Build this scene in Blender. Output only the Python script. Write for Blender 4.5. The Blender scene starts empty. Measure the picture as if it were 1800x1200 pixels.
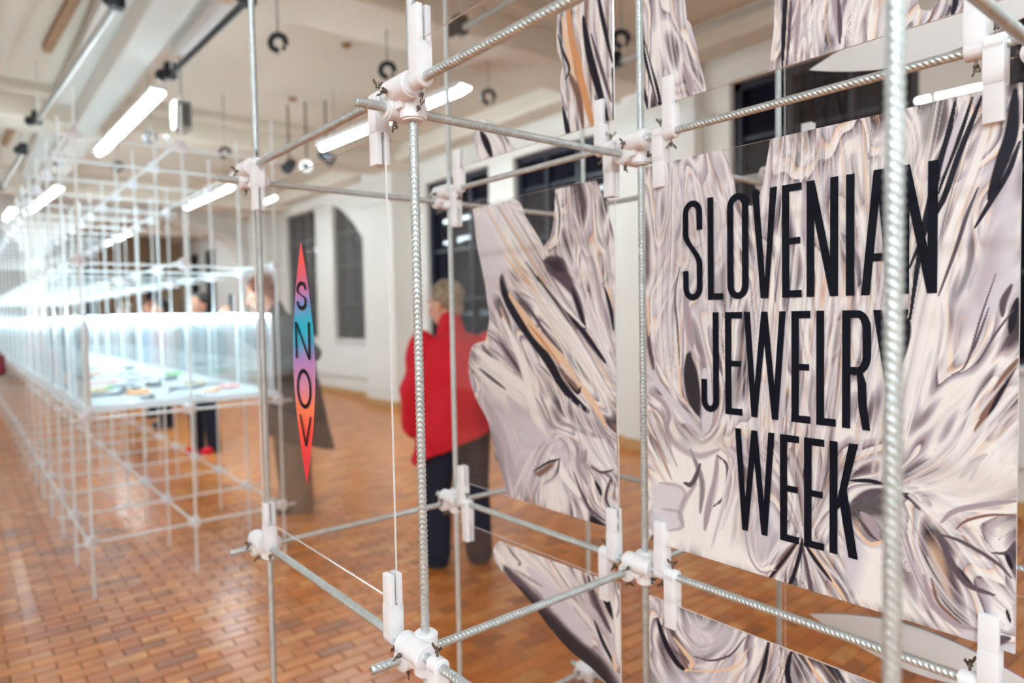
import bpy, bmesh, math, random
import numpy as np
from mathutils import Vector, Matrix
SC = bpy.context.scene
COL = SC.collection
rnd = random.Random(3)
PI = math.pi

# ------------------------------------------------------------------ camera, world, exposure
cam_d = bpy.data.cameras.new('camera'); cam = bpy.data.objects.new('camera', cam_d); COL.objects.link(cam)
cam_d.sensor_width = 36; cam_d.lens = 23.8135; cam_d.clip_start = .02
def cam_matrix():
    a, b, c = 2.452463, -0.041852, -0.018235
    f = Vector((math.cos(b)*math.cos(a), math.cos(b)*math.sin(a), math.sin(b)))
    r = f.cross(Vector((0,0,1))).normalized(); u = r.cross(f)
    r2 = r*math.cos(c)+u*math.sin(c); u2 = -r*math.sin(c)+u*math.cos(c)
    m = Matrix((r2, u2, -f)).transposed().to_4x4(); m.translation = Vector((1.475431, -0.515364, 1.430758))
    return m
cam.matrix_world = cam_matrix()
cam_d.dof.use_dof = True; cam_d.dof.focus_distance = .98; cam_d.dof.aperture_fstop = 2.5
SC.camera = cam
w = bpy.data.worlds.new('world'); SC.world = w; w.use_nodes = True
w.node_tree.nodes['Background'].inputs[0].default_value = (.02,.025,.04,1); w.node_tree.nodes['Background'].inputs[1].default_value = 1
SC.view_settings.view_transform = 'Standard'; SC.view_settings.look = 'None'; SC.view_settings.gamma = 1
SC.view_settings.exposure = 1.2; SC.view_settings.use_curve_mapping = False
LAMP_E = 53.0      # strip lamps of the hall and the added unseen ones
LED_E = 56.0       # led strips of the display case
try:
    SC.cycles.use_denoising = True; SC.cycles.max_bounces = 10; SC.cycles.transparent_max_bounces = 24
    SC.cycles.sample_clamp_indirect = 6
except Exception: pass

# ------------------------------------------------------------------ materials
def srgb(r, g, b):
    f = lambda c: c/12.92 if c <= .04045 else ((c+.055)/1.055)**2.4
    return (f(r/255), f(g/255), f(b/255), 1)
def mat(name, col, rough=.5, metal=0., noise=None, bump=0., bscale=40., **kw):
    m = bpy.data.materials.new(name); m.use_nodes = True; nt = m.node_tree; b = nt.nodes['Principled BSDF']
    b.inputs['Base Color'].default_value = col; b.inputs['Roughness'].default_value = rough; b.inputs['Metallic'].default_value = metal
    for k, v in kw.items(): b.inputs[k.replace('_', ' ')].default_value = v
    tc = nt.nodes.new('ShaderNodeTexCoord')
    if noise:
        sc, amt = noise; n = nt.nodes.new('ShaderNodeTexNoise'); n.inputs['Scale'].default_value = sc; n.inputs['Detail'].default_value = 4
        nt.links.new(tc.outputs['Object'], n.inputs['Vector'])
        h = nt.nodes.new('ShaderNodeMix'); h.data_type = 'RGBA'; h.blend_type = 'MULTIPLY'; h.inputs[0].default_value = 1
        cr = nt.nodes.new('ShaderNodeMapRange'); cr.inputs[1].default_value = .3; cr.inputs[2].default_value = .7; cr.inputs[3].default_value = 1-amt; cr.inputs[4].default_value = 1
        nt.links.new(n.outputs[0], cr.inputs[0]); h.inputs[6].default_value = col; nt.links.new(cr.outputs[0], h.inputs[7]); nt.links.new(h.outputs[2], b.inputs['Base Color'])
    if bump:
        n2 = nt.nodes.new('ShaderNodeTexNoise'); n2.inputs['Scale'].default_value = bscale; nt.links.new(tc.outputs['Object'], n2.inputs['Vector'])
        bp = nt.nodes.new('ShaderNodeBump'); bp.inputs['Strength'].default_value = bump; bp.inputs['Distance'].default_value = .01
        nt.links.new(n2.outputs[0], bp.inputs['Height']); nt.links.new(bp.outputs[0], b.inputs['Normal'])
    return m
def emit(name, col, s):
    m = bpy.data.materials.new(name); m.use_nodes = True; nt = m.node_tree; nt.nodes.clear()
    e = nt.nodes.new('ShaderNodeEmission'); e.inputs[0].default_value = col; e.inputs[1].default_value = s
    o = nt.nodes.new('ShaderNodeOutputMaterial'); nt.links.new(e.outputs[0], o.inputs[0]); return m
def clear(name, tint, haze=.0, ior=1.45, rough=0.):
    """clear sheet: transparent with a fresnel reflection and a painted-in haze of bloom and reflected light"""
    m = bpy.data.materials.new(name); m.use_nodes = True; nt = m.node_tree; nt.nodes.clear(); N = nt.nodes.new; L = nt.links.new
    t = N('ShaderNodeBsdfTransparent'); t.inputs[0].default_value = tint
    g = N('ShaderNodeBsdfGlossy'); g.inputs['Roughness'].default_value = rough
    fr = N('ShaderNodeFresnel'); fr.inputs[0].default_value = ior
    # the same reflectance from either side of the sheet
    geo = N('ShaderNodeNewGeometry'); io = N('ShaderNodeMapRange'); io.inputs[3].default_value = ior; io.inputs[4].default_value = 1/ior
    L(geo.outputs['Backfacing'], io.inputs[0]); L(io.outputs[0], fr.inputs[0])
    mx = N('ShaderNodeMixShader'); L(fr.outputs[0], mx.inputs[0]); L(t.outputs[0], mx.inputs[1]); L(g.outputs[0], mx.inputs[2])
    d = N('ShaderNodeBsdfTranslucent'); d.inputs[0].default_value = (.85,.85,.86,1)
    m2 = N('ShaderNodeMixShader'); m2.inputs[0].default_value = haze; L(mx.outputs[0], m2.inputs[1]); L(d.outputs[0], m2.inputs[2])
    o = N('ShaderNodeOutputMaterial'); L(m2.outputs[0], o.inputs[0]); return m

M = {}
M['wall'] = mat('wall_plaster', srgb(228,222,215), .85, noise=(1.3,.06), bump=.08, bscale=30)
M['dado'] = mat('dado_plaster', srgb(228,224,220), .8, noise=(2,.05), bump=.06)
M['ceiling'] = mat('ceiling_plaster', srgb(230,219,204), .9, noise=(.9,.08), bump=.05, bscale=12)
M['skirting'] = mat('oak_skirting', srgb(196,150,96), .5, noise=(9,.2))
M['night_glass'] = mat('night_glass', srgb(20,21,34), .04, noise=(2.2,.5), Specular_IOR_Level=.14)
M['window_frame'] = mat('dark_window_frame', srgb(30,30,44), .4)
M['steel'] = mat('galvanised_steel', (.68,.73,.735,1), .38, .68, noise=(60,.2))
M['steel_far'] = mat('galvanised_steel_lit', (.90,.93,.93,1), .4, .12)  # same steel, whitened: light from the glowing case put into the colour
M['nylon'] = mat('white_nylon', srgb(246,243,246), .42, noise=(45,.04), Subsurface_Weight=.2, Subsurface_Scale=.006, Subsurface_Radius=(1,.95,.95))
M['bronze'] = mat('dark_bolt_metal', (.20,.16,.13,1), .35, .95)
M['edge'] = mat('acrylic_edge_glow', srgb(244,240,240), .25, Transmission_Weight=.15)  # near-white colour paints in the glow of the sheet edges
M['acrylic'] = clear('clear_acrylic', (.985,.985,.985,1), .012)
M['glass'] = clear('case_glass', (.94,.985,.99,1), .09)  # milky share paints in the bloom around the lit case
M['ink'] = mat('navy_black_ink', srgb(11,12,26), .5, Specular_IOR_Level=.15)
M['lens_white'] = mat('white_ink_back', srgb(244,240,238), .5)
M['lamp'] = emit('lamp_diffuser', (.77,.93,1,1), LAMP_E)
M['led'] = emit('led_strip_light', (.64,.87,1,1), LED_E)
M['white_metal'] = mat('white_enamel', srgb(225,222,218), .4)
M['black'] = mat('black_enamel', srgb(22,22,30), .45)
M['band'] = mat('plain_brown', srgb(172,132,92), .6, noise=(8,.2))
M['tube'] = mat('grey_tube', srgb(176,174,168), .35, .4)
M['tray'] = mat('white_tray', srgb(240,244,246), .45)
def translucent():
    m = mat('opal_tray', srgb(244,246,248), .45); nt = m.node_tree; t = nt.nodes.new('ShaderNodeBsdfTranslucent'); t.inputs[0].default_value = srgb(244,248,250); mx = nt.nodes.new('ShaderNodeMixShader'); mx.inputs[0].default_value = .65
    nt.links.new(nt.nodes['Principled BSDF'].outputs[0], mx.inputs[1]); nt.links.new(t.outputs[0], mx.inputs[2]); nt.links.new(mx.outputs[0], nt.nodes['Material Output'].inputs[0]); return m
M['opal'] = translucent()
M['facade'] = mat('far_room_wall', srgb(176,150,122), .85, noise=(1.5,.15))

def brick_material():
    m = bpy.data.materials.new('clinker_brick'); m.use_nodes = True; nt = m.node_tree; b = nt.nodes['Principled BSDF']; N = nt.nodes.new; L = nt.links.new
    oi = N('ShaderNodeObjectInfo'); ge = N('ShaderNodeNewGeometry')
    ad = N('ShaderNodeMath'); ad.operation = 'ADD'; L(oi.outputs['Random'], ad.inputs[0]); L(ge.outputs['Random Per Island'], ad.inputs[1])
    fr = N('ShaderNodeMath'); fr.operation = 'FRACT'; L(ad.outputs[0], fr.inputs[0])
    r = N('ShaderNodeValToRGB'); e = r.color_ramp.elements; e[0].color = srgb(162,98,52); e[1].color = srgb(226,156,86)
    for p_, c_ in ((.2,srgb(190,106,44)),(.45,srgb(206,120,50)),(.7,srgb(216,134,58)),(.85,srgb(198,118,56))):
        q = e.new(p_); q.color = c_
    L(fr.outputs[0], r.inputs[0])
    n = N('ShaderNodeTexNoise'); n.inputs['Scale'].default_value = 9; n.inputs['Detail'].default_value = 5; L(ge.outputs['Position'], n.inputs['Vector'])
    mp = N('ShaderNodeMapRange'); mp.inputs[1].default_value = .3; mp.inputs[2].default_value = .75; mp.inputs[3].default_value = .78; mp.inputs[4].default_value = 1.12; L(n.outputs[0], mp.inputs[0])
    mx = N('ShaderNodeMix'); mx.data_type = 'RGBA'; mx.blend_type = 'MULTIPLY'; mx.inputs[0].default_value = 1; L(r.outputs[0], mx.inputs[6]); L(mp.outputs[0], mx.inputs[7]); L(mx.outputs[2], b.inputs['Base Color'])
    rg = N('ShaderNodeMapRange'); rg.inputs[3].default_value = .22; rg.inputs[4].default_value = .42; L(n.outputs[0], rg.inputs[0]); L(rg.outputs[0], b.inputs['Roughness'])
    b.inputs['Coat Weight'].default_value = .3; b.inputs['Coat Roughness'].default_value = .18
    return m
M['brick'] = brick_material()
M['mortar'] = mat('dark_mortar', srgb(146,96,60), .8, noise=(20,.2))

# ------------------------------------------------------------------ mesh helpers
def link(name, me, m=None, parent=None, loc=None):
    o = bpy.data.objects.new(name, me); COL.objects.link(o)
    if m is not None and me is not None and not me.materials:
        for q in (m if isinstance(m, (list, tuple)) else [m]): me.materials.append(q)
    if parent: o.parent = parent
    if loc is not None: o.location = loc
    return o
def bm_mesh(bm, name, smooth=False, angle=None):
    me = bpy.data.meshes.new(name); bmesh.ops.recalc_face_normals(bm, faces=bm.faces[:]); bm.to_mesh(me); bm.free()
    if smooth:
        me.polygons.foreach_set('use_smooth', [True]*len(me.polygons))
        if angle: me.set_sharp_from_angle(angle=angle)
    return me
def box(bm, c, s, rot=None, bev=0., mi=0):
    m = Matrix.Translation(c) @ (rot.to_4x4() if rot else Matrix()) @ Matrix.Diagonal((*s,1))
    g = bmesh.ops.create_cube(bm, size=1, matrix=m)
    fs = {f for v in g['verts'] for f in v.link_faces}
    for f in fs: f.material_index = mi
    if bev:
        es = list({e for v in g['verts'] for e in v.link_edges}); bmesh.ops.bevel(bm, geom=es, offset=bev, segments=2, affect='EDGES', profile=.6)
def cyl(bm, a, b, r, r2=None, n=16, bev=0.):
    a, b = Vector(a), Vector(b); d = b-a; q = d.to_track_quat('Z', 'Y').to_matrix().to_4x4()
    g = bmesh.ops.create_cone(bm, cap_ends=True, segments=n, radius1=r, radius2=r if r2 is None else r2, depth=d.length, matrix=Matrix.Translation((a+b)/2) @ q)
    if bev:
        es = [e for e in {e for v in g['verts'] for e in v.link_edges} if len(e.link_faces) == 2 and any(len(f.verts) > 4 for f in e.link_faces)]
        bmesh.ops.bevel(bm, geom=es, offset=bev, segments=2, affect='EDGES')
def ball(bm, c, s, seg=16, rot=None):
    m = Matrix.Translation(c) @ (rot.to_4x4() if rot else Matrix()) @ Matrix.Diagonal((*((s,)*3 if isinstance(s,(int,float)) else s),1))
    bmesh.ops.create_uvsphere(bm, u_segments=seg, v_segments=max(6,seg*2//3), radius=1, matrix=m)
def tag(o, label=None, cat=None, group=None, kind=None):
    if label: o['label'] = label
    if cat: o['category'] = cat
    if group: o['group'] = group
    if kind: o['kind'] = kind
    return o
def empty(name, loc, label, cat, group=None, rz=0.):
    o = bpy.data.objects.new(name, None); COL.objects.link(o); o.location = loc; o.rotation_euler = (0,0,rz); o.empty_display_size = .1
    return tag(o, label, cat, group)
def box_obj(name, c, s, m, parent=None, bev=0., kind=None, rot=None):
    bm = bmesh.new(); box(bm, (0,0,0), s, bev=bev); o = link(name, bm_mesh(bm, name), m, parent, c)
    if rot: o.rotation_euler = rot
    if kind: o['kind'] = kind
    return o
def np_mesh(name, verts, quads, smooth=False):
    me = bpy.data.meshes.new(name); nv, nf = len(verts), len(quads); q = np.asarray(quads, np.int32)
    me.vertices.add(nv); me.vertices.foreach_set('co', np.asarray(verts, np.float32).ravel())
    me.loops.add(nf*4); me.loops.foreach_set('vertex_index', q.ravel()); me.polygons.add(nf)
    me.polygons.foreach_set('loop_start', np.arange(nf, dtype=np.int32)*4); me.polygons.foreach_set('loop_total', np.full(nf, 4, np.int32))
    if smooth: me.polygons.foreach_set('use_smooth', np.ones(nf, bool))
    me.update(calc_edges=True); return me
def group_copy(root):
    r = root.copy(); COL.objects.link(r)
    for ch in root.children:
        c = ch.copy(); COL.objects.link(c); c.parent = r
        for g in ch.children:
            d = g.copy(); COL.objects.link(d); d.parent = c
    return r

# ------------------------------------------------------------------ dimensions of the grid of bars (metres)
SX, SY = .6383, .4973
Z_LL, Z_L, Z_U, Z_UU = .296, .936, 1.736, 2.376
OXY, OXZ, OYX, OYZ = -.0183, .0106, -.0253, -.0106
WALL_Y = 4.95; CEIL = 3.95; X0, X1 = -21.0, 7.0; YL = -6.0

# ------------------------------------------------------------------ room shell
fl = box_obj('floor', ((X0+X1)/2, (YL+WALL_Y)/2, -.056), (X1-X0, WALL_Y-YL, .1), M['mortar'], kind='structure')
def bricks():
    PX, LY = .0724, .1565; W_, L_ = PX-.005, LY-.005; H = .012
    # rounded little brick, top face with worn edge
    def proto():
        bm = bmesh.new(); box(bm, (0,0,-H/2), (W_,L_,H)); top = [e for e in bm.edges if all(v.co.z > -.001 for v in e.verts)]
        bmesh.ops.bevel(bm, geom=top, offset=.0018, segments=1, affect='EDGES'); bmesh.ops.delete(bm, geom=[f for f in bm.faces if f.normal.z < -.9], context='FACES')
        return bm
    bm = proto(); me = bm_mesh(bm, 'brick'); me.materials.append(M['brick'])
    pv = np.array([v.co[:] for v in me.vertices]); pf = [list(p.vertices) for p in me.polygons]
    cells = []
    for k in range(-270, 75):
        x = -1.265+k*PX
        if x < -20.6 or x > 2.6: continue
        for j in range(-40, 34):
            y = .623+j*LY+(LY/2 if k % 2 else 0)
            if y > WALL_Y-.1 or y < -3.4: continue
            cells.append((x+W_/2, y+L_/2))
    # which bricks does the eye meet nearest: the 300 largest in view are separate objects
    ip = cam.matrix_world.inverted(); near = []; rest = []
    for c in cells:
        q = ip @ Vector((c[0], c[1], 0)); u = q.x/-q.z*1190.68 if q.z < -.2 else 9e9; v = q.y/-q.z*1190.68 if q.z < -.2 else 9e9
        near.append((-q.z if abs(u) < 900 and abs(v) < 600 else 1e6+(q.length), c))
    near.sort(); one = [c for _, c in near[:298]]; rest = [c for _, c in near[298:]]
    for c in one:
        o = link('brick', me, None, fl, (c[0]-fl.location.x, c[1]-fl.location.y, rnd.uniform(-.0008,.0008)-fl.location.z)); o.rotation_euler = (rnd.uniform(-.004,.004), rnd.uniform(-.006,.006), rnd.uniform(-.006,.006))
    R = np.array(rest); n = len(R); rs = np.random.RandomState(1)
    off = np.concatenate([R, rs.uniform(-.0008,.0008,(n,1))], 1) - np.array(fl.location)
    V = (pv[None]+off[:,None]).reshape(-1,3); F = [[i+k*len(pv) for i in f] for k in range(n) for f in pf]
    m2 = bpy.data.meshes.new('brick_field'); m2.from_pydata(V.tolist(), [], F); m2.materials.append(M['brick'])
    o = link('brick_field', m2, None, fl); o['kind'] = 'stuff'
bricks()

# right-hand wall with its night windows -------------------------------------------------
SILL = .985; wall = None
bays = [(-20.2,-17.6,3.3,0,[-18.9]),(-12.55,-8.80,2.4,1.12,[-10.7]),(-7.12,-3.5,3.36,0,[-5.33]),(-2.02,1.62,3.46,0,[-.22])]
def wall_right():
    bm = bmesh.new(); T = .45; y0 = WALL_Y; yc = y0+T/2
    box(bm, ((X0+X1)/2, yc, SILL/2), (X1-X0, T, SILL))
    xs = X0
    for a, b, zt, rise, mul in bays:
        box(bm, ((xs+a)/2, yc, (SILL+CEIL)/2), (a-xs, T, CEIL-SILL)); xs = b
        if not rise: box(bm, ((a+b)/2, yc, (zt+CEIL)/2), (b-a, T, CEIL-zt))
        else:
            n = 20
            for k in range(n):
                u0, u1 = k/n, (k+1)/n; h0 = zt+rise*(1-max(0,2*u0-1)**2); h1 = zt+rise*(1-max(0,2*u1-1)**2); xa, xb = a+(b-a)*u0, a+(b-a)*u1
                vs = [bm.verts.new(p) for p in ((xa,y0,h0),(xb,y0,h1),(xb,y0,CEIL),(xa,y0,CEIL),(xa,y0+T,h0),(xb,y0+T,h1),(xb,y0+T,CEIL),(xa,y0+T,CEIL))]
                for f in ((0,1,2,3),(7,6,5,4),(0,4,5,1),(2,6,7,3)): bm.faces.new([vs[i] for i in f])
        for mx in mul: box(bm, (mx, yc, (SILL+zt+rise*.98)/2), (.5 if rise == 0 else .75, T, zt+rise*.98-SILL))
    box(bm, ((xs+X1)/2, yc, (SILL+CEIL)/2), (X1-xs, T, CEIL-SILL))
    # arched hood over the second bay and piers between the bays
    o = link('wall_right', bm_mesh(bm, 'wall_right'), M['wall']); o['kind'] = 'structure'; return o
wall_right()
n = 0
for a, b, zt, rise, mul in bays:
    ww = .25 if rise == 0 else .375
    for xa, xb in ((a, mul[0]-ww), (mul[0]+ww, b)):
        n += 1; cx = (xa+xb)/2; wd = xb-xa; top = zt+rise; hh = top-SILL
        bm = bmesh.new(); ya = 0
        if rise:                                             # half of the segmental arch
            pts = []
            for k in range(13):
                x = xa+wd*k/12; u = (x-a)/(b-a); pts.append((x-cx, zt+rise*(1-max(0,2*u-1)**2)-.01))
            for k in range(12):
                (p, hp), (q, hq) = pts[k], pts[k+1]; v = [bm.verts.new((p,0,SILL)), bm.verts.new((q,0,SILL)), bm.verts.new((q,0,hq)), bm.verts.new((p,0,hp))]; bm.faces.new(v)
            bmesh.ops.remove_doubles(bm, verts=bm.verts, dist=1e-4)
            g = bmesh.ops.extrude_face_region(bm, geom=bm.faces[:]); bmesh.ops.translate(bm, verts=[v for v in g['geom'] if isinstance(v, bmesh.types.BMVert)], vec=(0,.02,0))
        else: box(bm, (0,.01,SILL+hh/2), (wd,.02,hh))
        o = link('window_%d' % n, bm_mesh(bm, 'pane'), M['night_glass'], None, (cx, WALL_Y+.13, 0)); o['kind'] = 'structure'
        bm = bmesh.new(); fw = .075
        hs = zt+(rise*.55 if rise else 0)
        for sx_ in (-1, 1):
            hz = pts[0 if sx_ < 0 else -1][1] if rise else top
            box(bm, (sx_*(wd/2-fw/2), -.03, (SILL+hz)/2), (fw,.07,hz-SILL))
        box(bm, (0,-.03,SILL+fw/2), (wd,.07,fw))
        if not rise: box(bm, (0,-.03,top-fw/2), (wd,.07,fw))
        link('window_frame', bm_mesh(bm, 'frame'), M['window_frame'], o)
        for t in (.34, .67):
            hz = (np.interp((t-.5)*wd, [p[0] for p in pts], [p[1] for p in pts]) if rise else top)
            box_obj('mullion', ((t-.5)*wd, -.03, (SILL+hz)/2), (.045,.06,hz-SILL), M['window_frame'], o)
        for z in (1.65, 2.35, 2.95): box_obj('glazing_bar', (0,-.022,z), (wd-.15,.035,.035), M['window_frame'], o)
        box_obj('window_sill', (0,-.10,SILL+.012), (wd+.1,.2,.045), M['dado'], o, .008)
# dado boards, skirting, pilasters
for k, (a, b, *_ ) in enumerate(bays):
    box_obj('trim_%d' % (k+1), ((a+b)/2, WALL_Y-.02, .62), (b-a+.1,.04,.56), M['dado'], None, .01, 'structure')
box_obj('baseboard_right', ((X0+X1)/2, WALL_Y-.012, .055), (X1-X0,.03,.11), M['skirting'], None, .006, 'structure')
def pier(i, x, wd, dep):
    o = box_obj('wall_pier_%d' % i, (x, WALL_Y-dep/2, CEIL/2), (wd,dep,CEIL), M['wall'], None, .02, 'structure')
    box_obj('pier_base', (0,-.01,-CEIL/2+.06), (wd+.03,dep+.02,.12), M['skirting'], o, .006)
    box_obj('pier_capital', (0,-.02,CEIL/2-.75), (wd+.08,dep+.06,.12), M['dado'], o, .02)
pier(1, -8.0, .95, .34); pier(2, -13.3, .95, .34); pier(3, -2.76, .9, .12)
# ceiling with its beams
o = box_obj('ceiling', ((X0+X1)/2, (YL+WALL_Y+.45)/2, CEIL+.1), (X1-X0, WALL_Y+.45-YL, .2), M['ceiling'], kind='structure')
cn = 0
for x in (-17.9, -12.6, -7.75, -3.15, 1.6, 5.5):
    cn += 1; q = box_obj('ceiling_beam_%d' % cn, (x, (YL+WALL_Y)/2, CEIL-.17), (.62, WALL_Y-YL, .36), M['ceiling'], None, .03, 'structure')
    box_obj('beam_ledge', (0,0,.12), (.95, WALL_Y-YL, .12), M['ceiling'], q, .03)
cn += 1; q = box_obj('ceiling_beam_%d' % cn, ((X0+X1)/2, .74, CEIL-.18), (X1-X0, .24, .38), M['wall'], None, .03, 'structure')
box_obj('beam_ledge', (0,0,.10), (X1-X0, .62, .14), M['wall'], q, .03)
cn += 1; q = box_obj('ceiling_beam_%d' % cn, ((X0+X1)/2, -2.4, CEIL-.18), (X1-X0, .3, .38), M['wall'], None, .03, 'structure')
cn += 1; q = box_obj('ceiling_beam_%d' % cn, ((X0+X1)/2, WALL_Y-.16, CEIL-.12), (X1-X0, .32, .25), M['ceiling'], None, .05, 'structure')
# other walls
box_obj('wall_left', ((X0+X1)/2, YL-.1, CEIL/2), (X1-X0,.2,CEIL), M['wall'], kind='structure')
box_obj('wall_near', (X1+.1, (YL+WALL_Y)/2, CEIL/2), (.2,WALL_Y-YL,CEIL), M['wall'], kind='structure')
o = box_obj('wall_far', (X0-.1, (YL+WALL_Y)/2, CEIL/2), (.2,WALL_Y-YL,CEIL), M['facade'], kind='structure')
for k, y in enumerate((-3.6,-1.6,1.7,2.5,3.3,4.1)):
    q = box_obj('window_%d' % (20+k), (X0+.03, y, 2.2), (.06,.34,1.9), M['window_frame'] if k % 2 else M['band'], kind='structure')
def arcade():                                              # cross wall with arches at the far end of the hall
    bm = bmesh.new(); x = -15.2; T = .5; spans = [(-3.4,.62),(.95,4.85)]; zs, rise = 2.72, .9
    box(bm, (x,(YL-3.4)/2,CEIL/2), (T,-3.4-YL,CEIL)); box(bm, (x,.785,CEIL/2), (T,.33,CEIL)); box(bm, (x,4.9,CEIL/2), (T,.1,CEIL))
    for a, b in spans:
        nn = 24
        for k in range(nn):
            u0, u1 = k/nn, (k+1)/nn; h = lambda u: zs+rise*math.sqrt(max(0,1-(2*u-1)**2)); ya, yb = a+(b-a)*u0, a+(b-a)*u1; xa, xb = x-T/2, x+T/2
            vs = [bm.verts.new(p) for p in ((xa,ya,h(u0)),(xa,yb,h(u1)),(xa,yb,CEIL),(xa,ya,CEIL),(xb,ya,h(u0)),(xb,yb,h(u1)),(xb,yb,CEIL),(xb,ya,CEIL))]
            for f in ((0,1,2,3),(7,6,5,4),(0,4,5,1)): bm.faces.new([vs[i] for i in f])
    o = link('wall_arcade', bm_mesh(bm, 'arcade'), M['wall']); o['kind'] = 'structure'
    for i, (a, b) in enumerate(spans):                     # raised archivolt
        bm = bmesh.new(); nn = 24; prev = None
        for k in range(nn+1):
            u = k/nn; t = PI*(1-u); c, s = math.cos(t), math.sin(t); ym, hw = (a+b)/2, (b-a)/2
            ring = [bm.verts.new((x+T/2+dx, ym+c*(hw+dr), zs+s*(rise+dr))) for dx, dr in ((0,0),(.06,0),(.06,.16),(0,.16))]
            if prev:
                for q in range(4): bm.faces.new((prev[q],prev[(q+1)%4],ring[(q+1)%4],ring[q]))
            prev = ring
        o = link('trim_%d' % (10+i), bm_mesh(bm, 'archivolt'), M['dado']); o['kind'] = 'structure'
arcade()

# ------------------------------------------------------------------ lamps and ceiling hardware
def underside(x, y):
    z = CEIL
    for bx in (-17.9, -12.6, -7.75, -3.15, 1.6, 5.5):
        if abs(x-bx) < .32: z = min(z, CEIL-.35)
        elif abs(x-bx) < .49: z = min(z, CEIL-.11)
    if .61 < y < .87: z = min(z, CEIL-.37)
    elif .42 < y < 1.06: z = min(z, CEIL-.15)
    return z
def strip_lamp(p, q, label):
    p, q = Vector(p), Vector(q); d = q-p; c = (p+q)/2; L = d.length; rz = math.atan2(d.y, d.x)
    r = empty('strip_lamp', c, label, 'ceiling lamp', 'strip lamps under the ceiling', rz)
    bm = bmesh.new(); box(bm, (0,0,.052), (L,.13,.03), bev=.004); box(bm, (0,.062,.03), (L,.005,.04)); box(bm, (0,-.062,.03), (L,.005,.04)); link('housing', bm_mesh(bm,'housing'), M['white_metal'], r)
    k = max(1, round(L/1.25)); s = L/k
    for i in range(k):
        bm = bmesh.new(); cyl(bm, (-s/2+.025,0,0), (s/2-.025,0,0), .025, n=12, bev=.008)
        link('diffuser', bm_mesh(bm,'diffuser',True,.9), M['lamp'], r, (-L/2+s*(i+.5),0,0))
    for t in (-.38, .38):
        pt = c+d*t; bm = bmesh.new(); cyl(bm, (L*t,0,.06), (L*t,0,underside(pt.x,pt.y)-c.z), .006, n=6); link('suspension_rod', bm_mesh(bm,'rod'), M['tube'], r)
H = 3.35
for p, q, lb in (((-3.30,2.95,H),(-5.95,2.82,H),'long lit strip lamp behind the uppermost rod crossing in the middle'),
                 ((-4.95,.91,H),(-7.62,.86,H),'bright lit strip lamp below the grey longitudinal ceiling beam'),
                 ((-8.95,2.73,H),(-11.2,2.68,H),'segmented lit strip lamp just left of the nearest left rod crossing'),
                 ((-10.4,.75,H),(-12.9,.6,H),'small lit strip lamp over the display case beyond the bright one'),
                 ((-13.1,.36,H),(-14.3,.32,H),'lit strip lamp at the left edge before the arches'),
                 ((-15.8,2.6,H),(-18.3,2.5,H),'faint lit strip lamp beyond the arch over the display case'),
                 ((5.6,2.95,H),(3.1,2.95,H),'unseen fill strip lamp added behind the camera by the windows'),  # this lamp and all below are unseen, added as fill light
                 ((6.0,.3,H),(3.5,.3,H),'unseen fill strip lamp added behind the camera over the middle aisle'),
                 ((4.2,-1.5,H),(1.7,-1.5,H),'unseen fill strip lamp added just behind the camera, nearest to the printed panels'),
                 ((4.6,-3.3,H),(2.1,-3.3,H),'unseen fill strip lamp added behind the camera over the left aisle'),
                 ((2.6,-3.6,H),(2.6,-5.7,H),'unseen fill strip lamp added crosswise behind the camera'),
                 ((5.8,-2.4,H),(3.6,-2.4,H),'unseen fill strip lamp added at the near end of the left aisle'),
                 ((1.4,-4.6,H),(-1.1,-4.6,H),'unseen fill strip lamp added along the left wall near the camera'),
                 ((-9.4,-3.6,H),(-11.9,-3.6,H),'unseen fill strip lamp added over the left aisle far along')):
    strip_lamp(p, q, lb)
def hook(c, label, s=1.):
    r = empty('ring_clamp', c, label, 'clamp', 'black clamps hanging from the ceiling', 2.45); s = s*.74
    bm = bmesh.new(); n = 18; R_, t = .070*s, .029*s; prev = None
    for k in range(n+1):
        a = math.radians(-95+k*(290/n)); rg = []
        for j in range(8):
            b = j*PI/4; rr = R_+t*math.cos(b); rg.append(bm.verts.new((0+t*.8*math.sin(b), rr*math.cos(a), rr*math.sin(a))))
        if prev:
            for j in range(8): bm.faces.new((prev[j],prev[(j+1)%8],rg[(j+1)%8],rg[j]))
        else: bm.faces.new(rg)
        prev = rg
    bm.faces.new(prev[::-1]); link('ring', bm_mesh(bm,'ring',True), M['black'], r)
    bm = bmesh.new(); cyl(bm, (0,0,R_), (0,0,CEIL-c[2]), .008, n=8); link('hanger_rod', bm_mesh(bm,'rod'), M['tube'], r)
    bm = bmesh.new(); cyl(bm, (0,-R_*.85,-R_*.45), (0,-R_*.65,-R_*1.0), .013, n=8); link('screw', bm_mesh(bm,'screw'), M['black'], r)
for c, lb in (((-3.14,1.27,3.3),'black open ring clamp hanging right of the nearest left post top'),
              ((-3.16,2.12,3.3),'black open ring clamp hanging just above the uppermost white joint'),
              ((-3.21,3.13,3.3),'black open ring clamp hanging right of the lamp end, half over the beam'),
              ((-6.31,1.13,3.3),'small black ring clamp near the middle post top of the display case'),
              ((-6.53,1.93,3.3),'small black ring clamp left of the nearest left joint'),
              ((-8.0,1.12,3.3),'tiny blurred ring clamp over the display case, beyond the others'),
              ((-7.95,.5,3.3),'tiny blurred ring clamp under the grey ceiling beam'),
              ((-1.85,3.30,3.4),'black ring clamp seen between the two upper printed panels')): hook(c, lb)
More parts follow.
